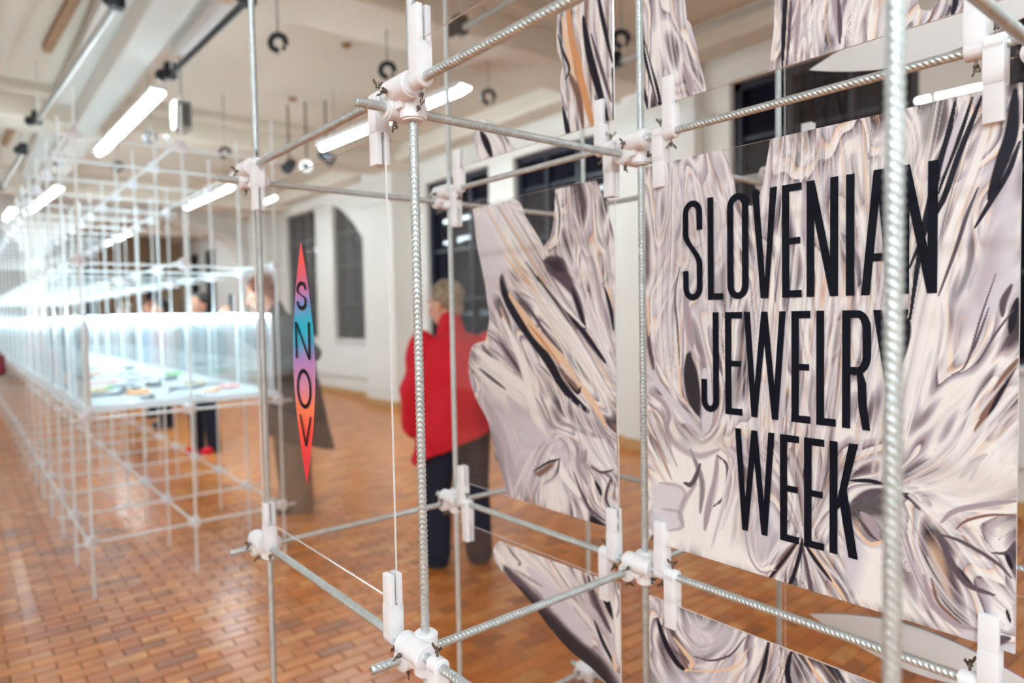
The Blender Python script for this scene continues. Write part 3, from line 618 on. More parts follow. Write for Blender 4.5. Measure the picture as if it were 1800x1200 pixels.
ART = """@ main 0.664 1.234 1.0 1.694 W
O|+|
O|-|160,696 174,672 184,640 190,614 203,597 218,595 230,613 238,643 245,677 249,702
G|L|23.1|0.35|20,684 151,681 182,546 138,376 16,332
F|26|WWLLMWDW|4.7|0.85|6,687 4,479 13,326|89,682 81,525 68,415 74,314
F|20|WWLLWWM|5.3|0.85|89,682 114,542 133,357|177,630 196,517 187,340
F|52|WWLLMWWPWLMD|3.9|0.85|250,693 225,559 194,415 181,235 206,97|359,699 375,583 383,462 360,298 337,169
F|36|WWWLWLMWPD|3.9|0.85|359,699 375,583 390,414 374,217|477,699 456,610 435,498 405,342 382,193
F|34|WWLWMLWPLD|4.6|0.85|477,699 449,520 422,343 402,197|567,685 527,576 484,413 444,227 421,176
F|26|LMWMDWLB|5.0|0.85|192,433 181,283 201,134|358,414 350,297 325,140
G|W|16.8|0.55|404,673 474,687 461,609 419,523 397,525
G|W|12.5|0.8|489,516 514,543 477,353 435,258 449,383
G|L|8.8|0.95|555,592 568,604 570,454 542,413 515,391 524,470
G|M|9.1|0.55|536,512 550,524 548,469 530,427 522,442
S|K|10.5|0.15|1.0|500,688 493,650 486,621 475,577 463,519 449,413
S|K|6.2|0.15|1.0|519,689 507,649 492,608 482,576
S|K|8.3|0.2|1.0|529,688 519,660 503,616 488,568 469,533 448,482
S|L|8.1|0.4|1.0|511,687 499,645 485,597
S|W|10.6|0.4|1.0|542,686 533,642 521,598 504,551 489,509
S|K|16.5|0.15|1.0|563,686 560,637 551,605 538,561
S|K|7.7|0.3|1.0|568,624 558,592 541,560 523,527
S|D|5.5|0.4|1.0|526,576 514,543 502,501 483,443
S|K|10.1|0.3|1.0|568,437 564,416 561,396
S|D|9.0|0.5|1.0|562,454 554,434 553,416
S|B|13.1|0.4|1.0|569,363 556,338 542,305 526,271
S|K|5.8|0.4|1.0|568,358 555,329 538,288
S|D|3.2|0.3|1.0|565,425 546,394 527,356
S|D|2.7|0.3|1.0|546,469 530,413 515,355 498,340
S|D|3.3|0.3|1.0|539,427 526,384 519,367
S|K|11.8|0.4|1.0|447,413 445,390 438,352
S|D|7.6|0.5|1.0|438,413 429,351 420,303
F|26|WWLWPLWMW|4.8|0.85|421,184 477,232 516,297 571,385|450,174 511,193 541,221 572,261
S|D|9.5|0.5|1.0|538,243 524,229 510,209
S|D|4.1|0.4|1.0|531,233 520,206
G|K2|2.2|1.0|88,353 97,359 110,326 119,277 122,239 105,251 89,275 82,315
S|P|4.5|0.4|1.0|80,430 74,365 76,284 93,263
S|D|4.5|0.4|1.0|76,506 65,456 70,400 74,334
S|M|19.6|0.7|1.0|86,455 94,405 101,366
S|D|10.7|0.4|1.0|2,416 7,363 16,323
S|P|7.2|0.5|1.0|4,458 5,384
S|L|27.6|0.6|1.0|126,327 131,259 125,219
S|M|5.3|0.4|1.0|137,337 145,260 137,225 123,214
G|W|23.3|0.95|40,177 148,212 190,94 179,9 25,-6 -1,74
F|14|WPLMWPB|5.9|0.85|-2,278 34,207 65,149|-1,160 27,132 46,104
S|L|17.8|0.6|1.0|2,321 41,281 84,244 125,209
S|M|11.5|1.0|1.0|5,278 35,265 51,240 40,224
G|L|6.0|0.8|6,97 26,113 65,116 83,106 77,79 39,61 10,65
S|M|9.0|1.2|0.7|26,113 65,116 83,106 77,79
G|L|6.1|0.8|-1,47 32,65 70,68 76,43 45,28 5,27
S|M|9.1|1.2|0.7|32,65 70,68 76,43 45,28
S|D|11.0|0.5|1.0|81,123 99,125 116,163
S|M|13.5|1.1|0.8|80,44 72,63 82,91 107,126
S|D|13.0|0.9|0.8|96,185 119,133 115,77
S|B|9.8|0.8|1.0|12,12 2,-7
S|M|15.0|0.5|1.0|150,183 145,133 130,81 124,49
S|D|7.2|0.5|1.0|150,183 169,167 164,117 141,93
F|12|MWLMDW|5.4|0.85|150,183 124,99 106,15|191,180 180,111 149,21
S|M|15.3|1.1|0.8|34,249 53,199 107,176 153,193
F|30|MLDWMLBW|5.7|0.85|296,77 237,150 159,199|311,85 366,174 413,231
G|L|9.7|0.6|222,119 251,125 275,85 251,33 211,18 190,46
G|W|15.3|0.95|112,11 190,46 236,11 236,2 124,-6
G|L|8.3|0.9|360,88 391,96 395,48 383,19 367,18
G|W|11.2|0.95|395,89 421,96 465,6 375,4
F|28|MDLWKLMWB|4.7|0.85|294,72 261,27 231,-9|305,75 333,38 371,-8
S|B|10.2|0.4|1.0|292,70 268,34 246,0
S|K|5.6|0.3|1.0|289,66 263,26 241,-6
S|P|6.8|0.4|1.0|307,71 325,49 349,21 367,-1
S|K|7.9|0.4|1.0|303,70 321,48 344,24
S|K|7.3|0.4|1.0|299,77 297,59 284,11 270,-16
S|D|7.1|0.4|1.0|300,64 307,31 316,-6
S|M|3.9|0.5|1.0|201,68 211,23 231,5 256,16
S|K|7.1|0.4|1.0|371,180 398,184 418,183
S|K|11.9|0.4|1.0|441,174 454,170 462,158
S|D|7.9|0.5|1.0|375,150 398,168 421,174
S|M|15.8|0.7|1.0|387,136 402,123 410,105
S|P|6.4|0.6|1.0|379,110 398,94 418,103
F|34|WWLWMLWPMW|4.4|0.85|428,153 447,87 468,38 506,3 546,1|457,183 511,160 545,117 572,78
G|W|11.5|0.75|478,202 572,275 573,205 511,163 478,141
S|M|8.0|0.5|1.0|488,145 504,164 539,180 571,191
S|B|4.0|0.4|1.0|505,140 517,154 542,167 570,173
S|K|9.6|0.4|1.0|507,91 518,76 526,69
S|D|9.6|0.5|1.0|485,127 500,97 518,72 548,67
S|D|5.9|0.5|1.0|486,129 511,126 548,110 566,94
S|K|6.5|0.4|1.0|559,124 563,114 566,105
S|D|4.5|0.5|1.0|545,120 560,124 569,141
S|M|11.2|0.6|1.0|468,69 479,33 506,16 537,16
S|B|5.0|0.5|1.0|477,68 487,36 512,18
S|K|4.5|0.3|1.0|561,53 565,38
S|D|14.6|0.6|1.0|537,2 549,9 564,18
S|L|20.2|0.8|1.0|512,-1 537,8
@ left 0.022 0.59 1.0 1.694 L
O|+|107,687 118,613 143,528 159,459 164,411 149,366 105,357 82,331 78,276 105,221 150,172 170,116 195,65 221,4 229,-13 443,-9 568,-3 565,261 566,535 559,597 539,656 521,690 400,690 399,652 394,620 383,588 363,574 341,602 304,646 266,689
G|L|18.5|0.8|113,669 266,676 313,594 209,525 167,418 139,529
G|L|41.5|0.85|110,236 243,259 359,193 446,130 410,64 317,34 236,-9 167,144
G|W|22.1|0.8|137,335 245,299 322,214 242,206 134,252 101,306
G|W|17.6|0.7|431,207 496,185 565,148 557,113 495,126
G|W|33.5|0.8|107,690 266,689 368,565 252,548 187,499 144,569
G|L|25.9|0.7|113,669 213,657 231,537 175,472 139,542
F|34|WWLWMLWPDW|7.7|0.85|148,685 236,576 365,417 498,301 569,227|266,689 372,564 469,440 570,317
F|34|LWMWLWMWD|5.6|0.85|400,688 404,586 457,487 503,394 570,283|521,689 553,593 568,482 571,372
S|W|20.5|0.5|1.0|415,674 408,597 383,569
S|D|5.8|0.4|1.0|406,681 414,632 408,585
G|D|4.6|1.0|358,544 379,553 421,545 439,514 456,475 453,459 411,492 371,520
G|K|6.1|0.7|368,543 412,542 429,515 394,517
S|D|22.5|0.4|1.0|437,500 463,452 484,397
S|K|9.8|0.4|1.0|447,482 469,434 484,397
S|K|19.8|0.3|1.0|341,508 396,450 457,403 489,378 538,331
S|W|8.8|0.4|1.0|370,491 419,447 484,399
S|D|8.7|0.4|1.0|302,545 366,479 435,417 515,348
F|20|WLWDPWMW|7.1|0.85|261,522 347,442 450,346 529,235|366,491 435,417 515,325 566,261
S|D|27.5|0.4|1.0|215,519 221,491 239,470
S|K|30.2|0.15|1.0|215,504 225,474 265,424 322,373 373,325 420,269 489,227
S|P|26.6|0.3|1.0|243,473 298,420 340,380 411,332 458,289
S|O|9.3|0.5|1.0|308,405 354,368 407,320
S|D|10.7|0.3|1.0|260,480 318,433 364,386 416,345
S|B|14.5|0.3|1.0|407,308 437,286 469,266
S|P|19.3|0.4|1.0|454,290 498,252 537,204
S|K|8.5|0.4|1.0|432,283 459,263 469,276
S|D|8.0|0.4|1.0|513,210 535,184 560,159
S|K|10.4|0.4|1.0|539,478 553,438 561,394
S|P|6.5|0.4|1.0|545,483 559,444
S|P|6.6|0.4|1.0|221,570 262,535 319,487
S|M|33.9|0.4|1.0|198,374 245,326 295,279
S|D|13.5|0.4|1.0|204,364 249,323 289,286
S|D|9.0|0.4|1.0|137,345 175,326
S|D|10.8|0.5|1.0|119,297 169,275 222,253
S|W|26.4|0.6|1.0|114,341 181,309 284,262 319,239
S|W|31.8|0.6|1.0|217,418 286,314 331,190 411,88 461,49
S|M|44.5|0.9|0.5|138,224 198,147 248,47 297,4
S|L|48.2|0.9|1.0|232,232 321,163 412,125
S|M|11.2|0.6|1.0|404,198 480,183 550,180
F|16|WLMDWL|7.1|0.85|432,249 464,169 556,79|513,222 550,169 569,127
F|14|WLWMW|9.7|0.85|247,20 310,110 358,155|409,14 384,71 403,136
G|B|4.8|1.0|318,69 357,94 397,116 379,93 337,65
S|K|6.2|0.4|1.0|315,74 366,103 403,116
S|D|9.1|0.5|1.0|403,118 389,78 346,49
G|W|14.2|0.8|346,52 393,79 427,42 426,-1 354,-4
S|D|9.8|0.5|1.0|445,94 470,51 493,26 532,11
G|K|7.0|1.0|487,19 509,14 534,3 540,-7 486,-8
S|K|12.3|0.5|1.0|506,87 518,72 522,61
S|D|9.4|0.5|1.0|549,101 535,58 553,33
S|D|6.8|0.5|1.0|495,114 526,108 557,119
S|M|12.9|0.5|1.0|480,147 462,109 486,78
@ upper_left 0.022 0.59 1.798 2.32 L
O|+|136,-1 117,49 128,97 155,96 209,68 245,31 275,-4
O|+|456,634 427,413 416,256 413,193 418,169 429,142 422,115 427,44 436,-7 573,-7 590,558
G|W|10.9|0.8|122,61 155,94 269,2 141,1
S|K|24.7|0.3|1.0|145,67 167,36 187,0
S|M|8.4|0.5|1.0|194,66 229,26 242,-3
F|46|WLWDMWKPLWB|7.1|0.85|431,614 415,257 418,169 432,112 436,-5|583,532 577,221 575,116 573,-7
S|O|21.8|0.4|1.0|444,292 454,198 475,123 500,38 515,-5
S|P|14.0|0.4|1.0|431,239 443,178 468,91
S|K|20.8|0.2|1.0|490,219 504,148 527,75 553,-1
S|K|11.5|0.3|1.0|528,261 544,190 566,108
S|K|16.9|0.3|1.0|427,55 440,12 446,-5
S|K|8.4|0.4|1.0|417,209 430,171 449,131 439,110
S|K|12.5|0.4|1.0|566,97 571,53 568,0
S|B|19.1|0.5|1.0|449,119 474,67 486,2
S|D|10.3|0.4|1.0|511,179 537,105 562,34
@ upper_right 0.664 1.234 1.798 2.32 W
O|+|-1,530 -5,200 -4,1 -2,-6 134,-5 119,61 102,121 91,165 76,486
O|+|258,384 255,106 253,55 246,-4 576,-10 573,206
O|-|456,77 457,33 461,18 473,13 481,21 483,66
F|14|WWWLWWM|4.6|0.85|2,499 0,198 21,-2|93,449 96,144 129,-4
S|K|14.8|0.15|1.0|-4,138 9,83 28,27 38,-6
S|W|3.5|0.3|1.0|2,116 17,60 32,6
S|K|9.3|0.3|1.0|-3,45 8,2
S|M|9.6|0.6|1.0|87,60 98,19 104,-4
F|26|WLWMWLPW|3.6|0.85|258,359 255,106 247,-2|387,288 345,74 355,-2
S|K|8.8|0.2|1.0|275,132 271,66 268,1
S|D|6.1|0.4|1.0|282,96 279,47 275,4
S|M|7.7|0.4|1.0|296,91 292,51 288,3
G|M|2.4|1.0|339,92 355,70 358,45 355,6 347,41
S|D|7.2|0.4|1.0|352,75 355,38 355,9
F|18|WWWWWL|5.5|0.85|364,301 365,66 361,4|562,193 536,18 512,-8
S|B|4.2|0.4|1.0|477,19 471,3 465,-1
F|12|WLWMW|4.1|0.85|473,99 477,26 467,-3|575,56 570,-8
S|K|8.0|0.2|1.0|505,58 500,17 496,-2
S|D|5.3|0.4|1.0|516,32 513,-1
@ lower_left 0.022 0.59 0.36 0.894 L
O|+|162,492 176,517 203,528 233,525 583,533 604,538 579,-247 552,-27 545,182 532,318 487,333 420,347 352,379 291,415 216,446 175,465
G|W|22.1|0.8|167,494 201,525 352,521 405,466 292,445 199,458
F|22|LWMLWLM|10.2|0.85|233,522 351,475 456,409 558,341 560,-22|475,524 521,456 559,411 575,-13
S|D|71.3|0.9|1.0|210,461 301,421 394,375 487,342 557,294 567,-18
S|K2|59.5|0.8|1.0|261,428 348,384 438,353 519,331 563,215
S|L|51.8|0.9|1.0|293,485 404,429 488,384
S|D|19.5|0.6|1.0|483,524 506,474 544,428
S|K|21.8|0.3|1.0|523,524 531,494 549,459
S|K|12.4|0.4|1.0|499,436 524,397 563,354
S|W|39.6|0.6|1.0|565,516 570,449 572,369
S|M|7.9|0.4|1.0|556,525 568,494 560,463
S|P|10.7|0.6|1.0|548,383 558,352
S|D|7.0|0.4|1.0|218,521 236,507 269,491
G|D|3.4|1.0|257,490 267,491 265,485 255,484
S|M|8.3|0.5|1.0|242,470 292,465 341,459
@ lower_right 0.664 1.234 0.36 0.894 W
O|+|
G|L|18.3|0.7|75,522 190,541 189,492 99,457
G|L|31.9|0.7|9,390 189,473 220,264 6,145
S|K|15.4|0.25|1.0|20,497 28,474 44,447 64,428 81,423
S|M|11.7|0.4|1.0|34,499 52,466 74,448
S|P|11.3|0.4|1.0|56,473 80,456 96,441 80,419
S|B|6.9|0.4|1.0|68,456 80,435 89,427
S|D|4.2|0.3|1.0|99,455 134,461 173,486 202,528
S|P|5.1|0.5|1.0|92,426 145,447 189,475 205,508
F|26|MDLWKDWLB|6.4|0.85|221,538 200,487 156,410 144,221|289,540 325,500 376,436 423,293
S|K|12.0|0.3|1.0|281,532 275,498 284,456 307,312
S|K|8.7|0.4|1.0|243,536 236,496 220,437
S|P|7.0|0.4|1.0|302,536 325,509 351,476
F|14|WWLWPW|6.7|0.85|316,541 375,479 453,393|422,541 480,487 520,430"""
def print_material():
    m = bpy.data.materials.new('printed_ink'); m.use_nodes = True; nt = m.node_tree; b = nt.nodes['Principled BSDF']; N = nt.nodes.new; L = nt.links.new
    a = N('ShaderNodeVertexColor'); a.layer_name = 'ink'; L(a.outputs['Color'], b.inputs['Base Color']); b.inputs['Roughness'].default_value = .45
    b.inputs['Specular IOR Level'].default_value = .2
    t = N('ShaderNodeBsdfTransparent'); mx = N('ShaderNodeMixShader'); cr = N('ShaderNodeMapRange'); cr.inputs[1].default_value = .35; cr.inputs[2].default_value = .65
    L(a.outputs['Alpha'], cr.inputs[0]); L(cr.outputs[0], mx.inputs[0]); L(t.outputs[0], mx.inputs[1]); L(b.outputs[0], mx.inputs[2]); L(mx.outputs[0], nt.nodes['Material Output'].inputs[0]); return m
M['print'] = print_material()
def print_obj(cv, parent):
    nx, ny = cv.nx, cv.ny; w_, h_ = cv.X[-1]/1000, cv.Y[-1]/1000
    X, Z = np.meshgrid(cv.X/1000-w_/2, cv.Y/1000-h_/2); V = np.stack([X, np.full(X.shape,-.0021), Z], -1).reshape(-1,3)
    idx = np.arange(nx*ny).reshape(ny,nx); Q = np.stack([idx[:-1,:-1], idx[:-1,1:], idx[1:,1:], idx[1:,:-1]], -1).reshape(-1,4)
    al = cv.a.ravel(); Q = Q[al[Q].max(1) > .3]; used = np.unique(Q); mp = np.full(nx*ny, -1); mp[used] = np.arange(len(used))
    me = np_mesh('print', V[used], mp[Q]); ca = me.color_attributes.new('ink', 'FLOAT_COLOR', 'POINT')
    ca.data.foreach_set('color', np.concatenate([np.clip(cv.c,0,1).reshape(-1,3), al[:,None]], 1)[used].astype(np.float32).ravel())
    return link('chrome_print', me, M['print'], parent)
ARTS = paint(ART, dict(main=1.15, left=1.45, upper_left=1.9, upper_right=1.7, lower_left=1.9, lower_right=1.8))
LBL = dict(main='clear panel printed with liquid chrome folds under three lines of tall black lettering',
           left='clear panel with torn chrome print left of the lettered one',
           upper_left='clear panel with narrow orange and black striped print above the torn chrome print',
           upper_right='clear panel with pale folded print above the lettered panel',
           lower_left='clear panel with dark tapering chrome print below the torn one',
           lower_right='clear panel with pale chrome print and dark folds below the lettered panel')
sheets = {}
for nme, (x0, x1, z0, z1, cv) in ARTS.items():
    s = sheet(x0, x1, z0, z1, 1, LBL[nme], 'panels printed with liquid chrome'); sheets[nme] = (s, print_obj(cv, s))

# lettering: condensed capitals built as flat polygons in panel space
def strokes_glyph(ch, w, h, t):
    """list of closed outlines (polygons) for one capital, origin lower left"""
    tb = t*.92
    def rr(x0,y0,x1,y1): return [(x0,y0),(x1,y0),(x1,y1),(x0,y1)]
    def arc(cx,cy,ro_x,ro_y,ri_x,ri_y,a0,a1,n=12):
        A = [a0+(a1-a0)*k/n for k in range(n+1)]
        return [[(cx+ro_x*math.cos(a),cy+ro_y*math.sin(a)),(cx+ro_x*math.cos(b),cy+ro_y*math.sin(b)),(cx+ri_x*math.cos(b),cy+ri_y*math.sin(b)),(cx+ri_x*math.cos(a),cy+ri_y*math.sin(a))] for a, b in zip(A[:-1],A[1:])]
    r = w/2; ri = w/2-t; ry = w*.56; riy = ry-tb
    if ch == 'L': return [rr(0,0,t,h), rr(t,0,w,tb)]
    if ch == 'I': return [rr(0,0,t,h)]
    if ch == 'E': return [rr(0,0,t,h), rr(t,0,w,tb), rr(t,h-tb,w,h), rr(t,h*.5-tb*.45,w*.93,h*.5+tb*.45)]
    if ch == 'O': return arc(r,h-ry,r,ry,ri,riy,0,PI)+arc(r,ry,r,ry,ri,riy,PI,2*PI)+[rr(0,ry,t,h-ry), rr(w-t,ry,w,h-ry)]
    if ch == 'V': return [[(0,h),(t,h),(w/2+t*.18,t*1.2),(w/2+t*.55,0),(w/2-t*.55,0)], [(w-t,h),(w,h),(w/2+t*.55,0),(w/2-t*.1,0),(w/2-t*.02,t*1.2)]]
    if ch == 'A': return [[(0,0),(t,0),(w/2+t*.35,h),(w/2-t*.6,h)], [(w-t,0),(w,0),(w/2+t*.6,h),(w/2-t*.35,h)], rr(w*.24,h*.27,w*.76,h*.27+tb)]
    if ch == 'N': return [rr(0,0,t,h), rr(w-t,0,w,h), [(0,h),(t*1.02,h),(w,0),(w-t*1.02,0)]]
    if ch == 'W':
        q = w/4; d = t*.92
        return [[(0,h),(d,h),(q+d*.45,0),(q-d*.45,0)], [(2*q-d*.5,h),(2*q+d*.5,h),(q+d*.5,0),(q-d*.4,0)], [(2*q-d*.5,h),(2*q+d*.5,h),(3*q+d*.4,0),(3*q-d*.5,0)], [(w-d,h),(w,h),(3*q+d*.45,0),(3*q-d*.45,0)]]
    if ch == 'J': return [rr(w-t,ry,w,h)]+arc(r,ry,r,ry,ri,riy,PI,2*PI)+[rr(0,ry,t,h*.33)]
    if ch == 'Y': return [[(0,h),(t,h),(w/2+t*.5,h*.42),(w/2-t*.5,h*.36)], [(w-t,h),(w,h),(w/2+t*.5,h*.36),(w/2-t*.5,h*.42)], rr(w/2-t/2,0,w/2+t/2,h*.42)]
    if ch == 'K': return [rr(0,0,t,h), [(w-t*1.1,h),(w,h),(t+t*.7,h*.46),(t,h*.40),(t,h*.50)], [(t+t*.1,h*.52),(t+t*1.1,h*.60),(w,0),(w-t*1.12,0)]]
    if ch == 'R':
        y0 = h*.46; rb = w-.0; hb = h-y0; ax = w*.52
        return [rr(0,0,t,h), rr(t,h-tb,ax,h), rr(t,y0,ax,y0+tb)]+arc(ax,h-hb*.30,w-ax,hb*.30,w-ax-t,hb*.30-tb,0,PI/2)+[rr(w-t,y0+hb*.30,w,h-hb*.30)]+arc(ax,y0+hb*.30,w-ax,hb*.30,w-ax-t,hb*.30-tb,-PI/2,0)+\
               [[(w*.5,y0+tb*.6),(w*.72,y0+tb*.2),(w*.84,y0-h*.07),(w*.86,h*.22),(w*.98,0),(w-t*.95,0),(w*.86-t,h*.2),(w*.84-t,y0-h*.09)]]
    if ch == 'S':
        ry = min(ry, h*.27); riy = ry-tb; cy1, cy0 = h-ry, ry
        o = arc(r,cy1,r,ry,ri,riy,0,PI)+[rr(0,h*.66,t,max(cy1,h*.67)), rr(w-t,min(h*.70,cy1-.001),w,cy1)]+arc(r,cy0,r,ry,ri,riy,PI,2*PI)+[rr(0,cy0,t,max(h*.30,cy0+.002)), rr(w-t,cy0,w,h*.36)]
        n = 10; L0, R0 = [], []
        for k in range(n+1):
            u = k/n; s_ = u*u*(3-2*u); x = s_*(w-t); y = h*.67-(h*.31)*u; L0.append((x, y)); R0.append((x+t, y+.0))
        return o+[[L0[k],R0[k],R0[k+1],L0[k+1]] for k in range(n)]
    return []
def lettering(rows, parent, name='lettering', y=-.0036, m=None):
    kk = 0; bm = bmesh.new(); cx, cz = parent.matrix_world.translation.x, parent.matrix_world.translation.z
    cx, cz = parent.location.x, parent.location.z
    if parent.parent: cx, cz = parent.parent.location.x, parent.parent.location.z
    for ch, x0, x1, z0, z1, t in rows:
        for pl in strokes_glyph(ch, x1-x0, z1-z0, t):
            kk += 1; vs = [bm.verts.new((x0+px-cx, y-(kk % 40)*1.2e-5, z0+pz-cz)) for px, pz in pl]
            try: bm.faces.new(vs)
            except Exception: pass
    return link(name, bm_mesh(bm, name), m or M['ink'], parent)
T = .0118
row1 = [(c,a,b,1.447,1.619,T) for c,a,b in (('S',.748,.788),('L',.7985,.828),('O',.836,.875),('V',.881,.924),('E',.932,.9635),('N',.971,1.018),('I',1.029,1.041),('A',1.050,1.097),('N',1.1005,1.146))]
row2 = [(c,a,b,1.256,1.426,T) for c,a,b in (('J',.784,.819),('E',.831,.863),('W',.866,.938),('E',.947,.977),('L',.986,1.015),('R',1.024,1.064),('Y',1.0665,1.112))]
row3 = [(c,a,b,1.067,1.2345,T) for c,a,b in (('W',.849,.919),('E',.928,.959),('E',.967,.998),('K',1.006,1.047))]
lettering(row1+row2+row3, sheets['main'][1])

# tall rainbow lens print
def lens_mesh(hl, hw, y, horizontal=False, flip=False, n=48):
    bm = bmesh.new(); L0, R0 = [], []
    for k in range(n+1):
        u = k/n*2-1; s = hw*(1-abs(u)**1.75); a, b = (-s, u*hl), (s, u*hl)
        if horizontal: a, b = (a[1],a[0]), (b[1],b[0])
        L0.append(bm.verts.new((a[0],y,a[1]))); R0.append(bm.verts.new((b[0],y,b[1])))
    for k in range(n):
        try: bm.faces.new((L0[k],R0[k],R0[k+1],L0[k+1]))
        except Exception: pass
    bmesh.ops.remove_doubles(bm, verts=bm.verts, dist=1e-6); return bm_mesh(bm, 'lens')
def rainbow():
    m = bpy.data.materials.new('rainbow_ink'); m.use_nodes = True; nt = m.node_tree; b = nt.nodes['Principled BSDF']; N = nt.nodes.new; L = nt.links.new
    tc = N('ShaderNodeTexCoord'); sp = N('ShaderNodeSeparateXYZ'); L(tc.outputs['Object'], sp.inputs[0]); mr = N('ShaderNodeMapRange'); mr.inputs[1].default_value = -.224; mr.inputs[2].default_value = .224
    ax = N('ShaderNodeMath'); ax.operation = 'MULTIPLY_ADD'; ax.inputs[1].default_value = -.12; L(sp.outputs['X'], ax.inputs[0]); L(sp.outputs['Z'], ax.inputs[2]); L(ax.outputs[0], mr.inputs[0])
    r = N('ShaderNodeValToRGB'); e = r.color_ramp.elements; e[0].color = srgb(238,48,66); e[0].position = .08; e[1].color = srgb(252,70,64); e[1].position = .93
    for p_, c_ in ((.22,srgb(255,78,66)),(.325,srgb(255,132,88)),(.40,srgb(222,138,164)),(.52,srgb(178,132,196)),(.585,srgb(70,164,204)),(.64,srgb(0,182,208)),(.69,srgb(40,172,206)),(.75,srgb(132,140,204)),(.80,srgb(204,120,178)),(.86,srgb(226,88,110))):
        q = e.new(p_); q.color = c_
    L(mr.outputs[0], r.inputs[0]); L(r.outputs[0], b.inputs['Base Color']); b.inputs['Roughness'].default_value = .4; return m
M['rainbow'] = rainbow()
s = sheet(*B0, *PA, 0, 'clear panel bearing a tall rainbow lens with four thin black letters', 'clear panels on the near bars')
le = link('lens_print', lens_mesh(.224,.0505,-.0021), M['rainbow'], s, (.271-s.location.x, 0, 1.344-s.location.z)); le.rotation_euler = (0,.015,0)
T2 = .0075
bmrows = [('S',.250,.2935,1.4435,1.496,T2),('N',.2385,.3055,1.3535,1.4215,T2),('O',.2405,.3055,1.262,1.3355,T2),('V',.249,.3025,1.1925,1.2495,T2)]
bm = bmesh.new()
for ch, x0, x1, z0, z1, t in bmrows:
    w_ = x1-x0
    for pl in strokes_glyph(ch, w_, z1-z0, t if ch != 'V' else .0055):
        vs = [bm.verts.new((x0+px-.271, -.0042, z0+pz-1.344)) for px, pz in pl]
        try: bm.faces.new(vs)
        except Exception: pass
link('lettering', bm_mesh(bm,'lettering'), M['ink'], le)
sheet(*B1, *PU, 0, 'unprinted clear panel rising above the nearest white joint', 'clear panels on the near bars')
sheet(*B1, *PD, 0, 'unprinted clear panel hanging below the lowest near joint', 'clear panels on the near bars')
for (za, zb), zc, lb in ((PU,1.958,'clear panel with a white leaf shape, behind the pale folded print'), (PD,.728,'clear panel with a white leaf shape low over the floor behind the lettered panel')):
    s = sheet(*B1, za, zb, 2, lb, 'clear panels with a white leaf shape')
    link('lens_print', lens_mesh(.224,.048,-.0021,True), M['lens_white'], s, (.946-s.location.x, 0, zc-s.location.z))
    link('lens_print', lens_mesh(.224,.048,.0021,True), M['rainbow'], s, (.946-s.location.x, 0, zc-s.location.z))

# ------------------------------------------------------------------ far frame with the lit case
far = empty('case_frame', (-4*SX, 0, 0), 'long steel bar frame of many bays running away around the lit case', 'display frame')
I0, I1 = -21, -4; NB = I1-I0; XL = NB*SX+.12; fx = far.location.x; FB = SY
pm, xm, ym = plain_bar(2.6), plain_bar(XL), plain_bar(2*FB+.16)
for i in range(I0, I1+1):
    for j in range(3):
        rn = i >= -5
        link('upright_bar', POST if False else pm, None, far, (i*SX-fx, j*FB-.01, 0))
        for z in LEV: link('joint_clamp', JF, None, far, (i*SX-fx, j*FB-.01, z))
    for z in LEV:
        o = link('tie_bar', ym, None, far, (i*SX+OYX-fx, -.085, z+OYZ)); o.rotation_euler = ROTY
for j in range(3):
    for z in LEV:
        o = link('cross_bar', xm, None, far, (I0*SX-.06-fx, j*FB-.01+OXY, z+OXZ)); o.rotation_euler = ROTX
case = empty('display_case', (-4*SX, .48, .955), 'long glass display case glowing white on its bars', 'display case')
KW = 2*FB-.05; CH = .46
for k in range(NB-1):
    x = -.02-(k+.5)*SX
    box_obj('tray', (x,0,.02), (SX-.012,KW+.06,.034), M['opal'], case, .004)
    for s in (-1, 1):
        bm = bmesh.new(); box(bm, (0,0,0), (SX-.012,.006,CH)); link('glass_pane', bm_mesh(bm,'pane'), M['glass'], case, (x,s*KW/2,.04+CH/2))
        bm = bmesh.new(); box(bm, (0,0,0), (.018,.012,CH)); link('glass_edge', bm_mesh(bm,'edge'), M['edge'], case, (x+SX/2,s*KW/2,.04+CH/2))
    bm = bmesh.new(); box(bm, (0,0,0), (SX-.012,KW,.006)); link('glass_lid', bm_mesh(bm,'lid'), M['glass'], case, (x,0,.04+CH+.004))
    for s in (-1, 1):
        bm = bmesh.new(); box(bm, (0,0,0), (SX-.02,.010,.008)); link('led_strip', bm_mesh(bm,'led'), M['led'], case, (x,s*(KW/2-.02),.04+CH-.012))
bm = bmesh.new(); box(bm, (0,0,0), (.006,KW,CH)); link('glass_pane', bm_mesh(bm,'pane'), M['glass'], case, (-.015,0,.04+CH/2))
bm = bmesh.new(); box(bm, (0,0,0), (.010,KW,.008)); link('led_strip', bm_mesh(bm,'led'), M['led'], case, (-.035,0,.04+CH-.012))
# small pieces of jewellery lying on the tray
JM = [mat('dark_jewel', srgb(40,38,44), .4), mat('amber_jewel', srgb(236,150,70), .35), mat('brass_jewel', (.6,.42,.2,1), .3, .9), mat('green_jewel', srgb(110,180,90), .4), mat('rose_jewel', srgb(224,150,140), .4), mat('silver_jewel', (.75,.76,.78,1), .2, 1)]
def ring_mesh():
    bm = bmesh.new(); n, R_, t = 20, .022, .004
    vs = [[bm.verts.new(((R_+t*math.cos(b*PI/3))*math.cos(a*2*PI/n),(R_+t*math.cos(b*PI/3))*math.sin(a*2*PI/n),t+t*math.sin(b*PI/3))) for b in range(6)] for a in range(n)]
    for a in range(n):
        for b in range(6): bm.faces.new((vs[a][b],vs[(a+1)%n][b],vs[(a+1)%n][(b+1)%6],vs[a][(b+1)%6]))
    ball(bm, (R_+.004,0,.010), (.010,.008,.010), 10); return bm_mesh(bm,'ring',True)
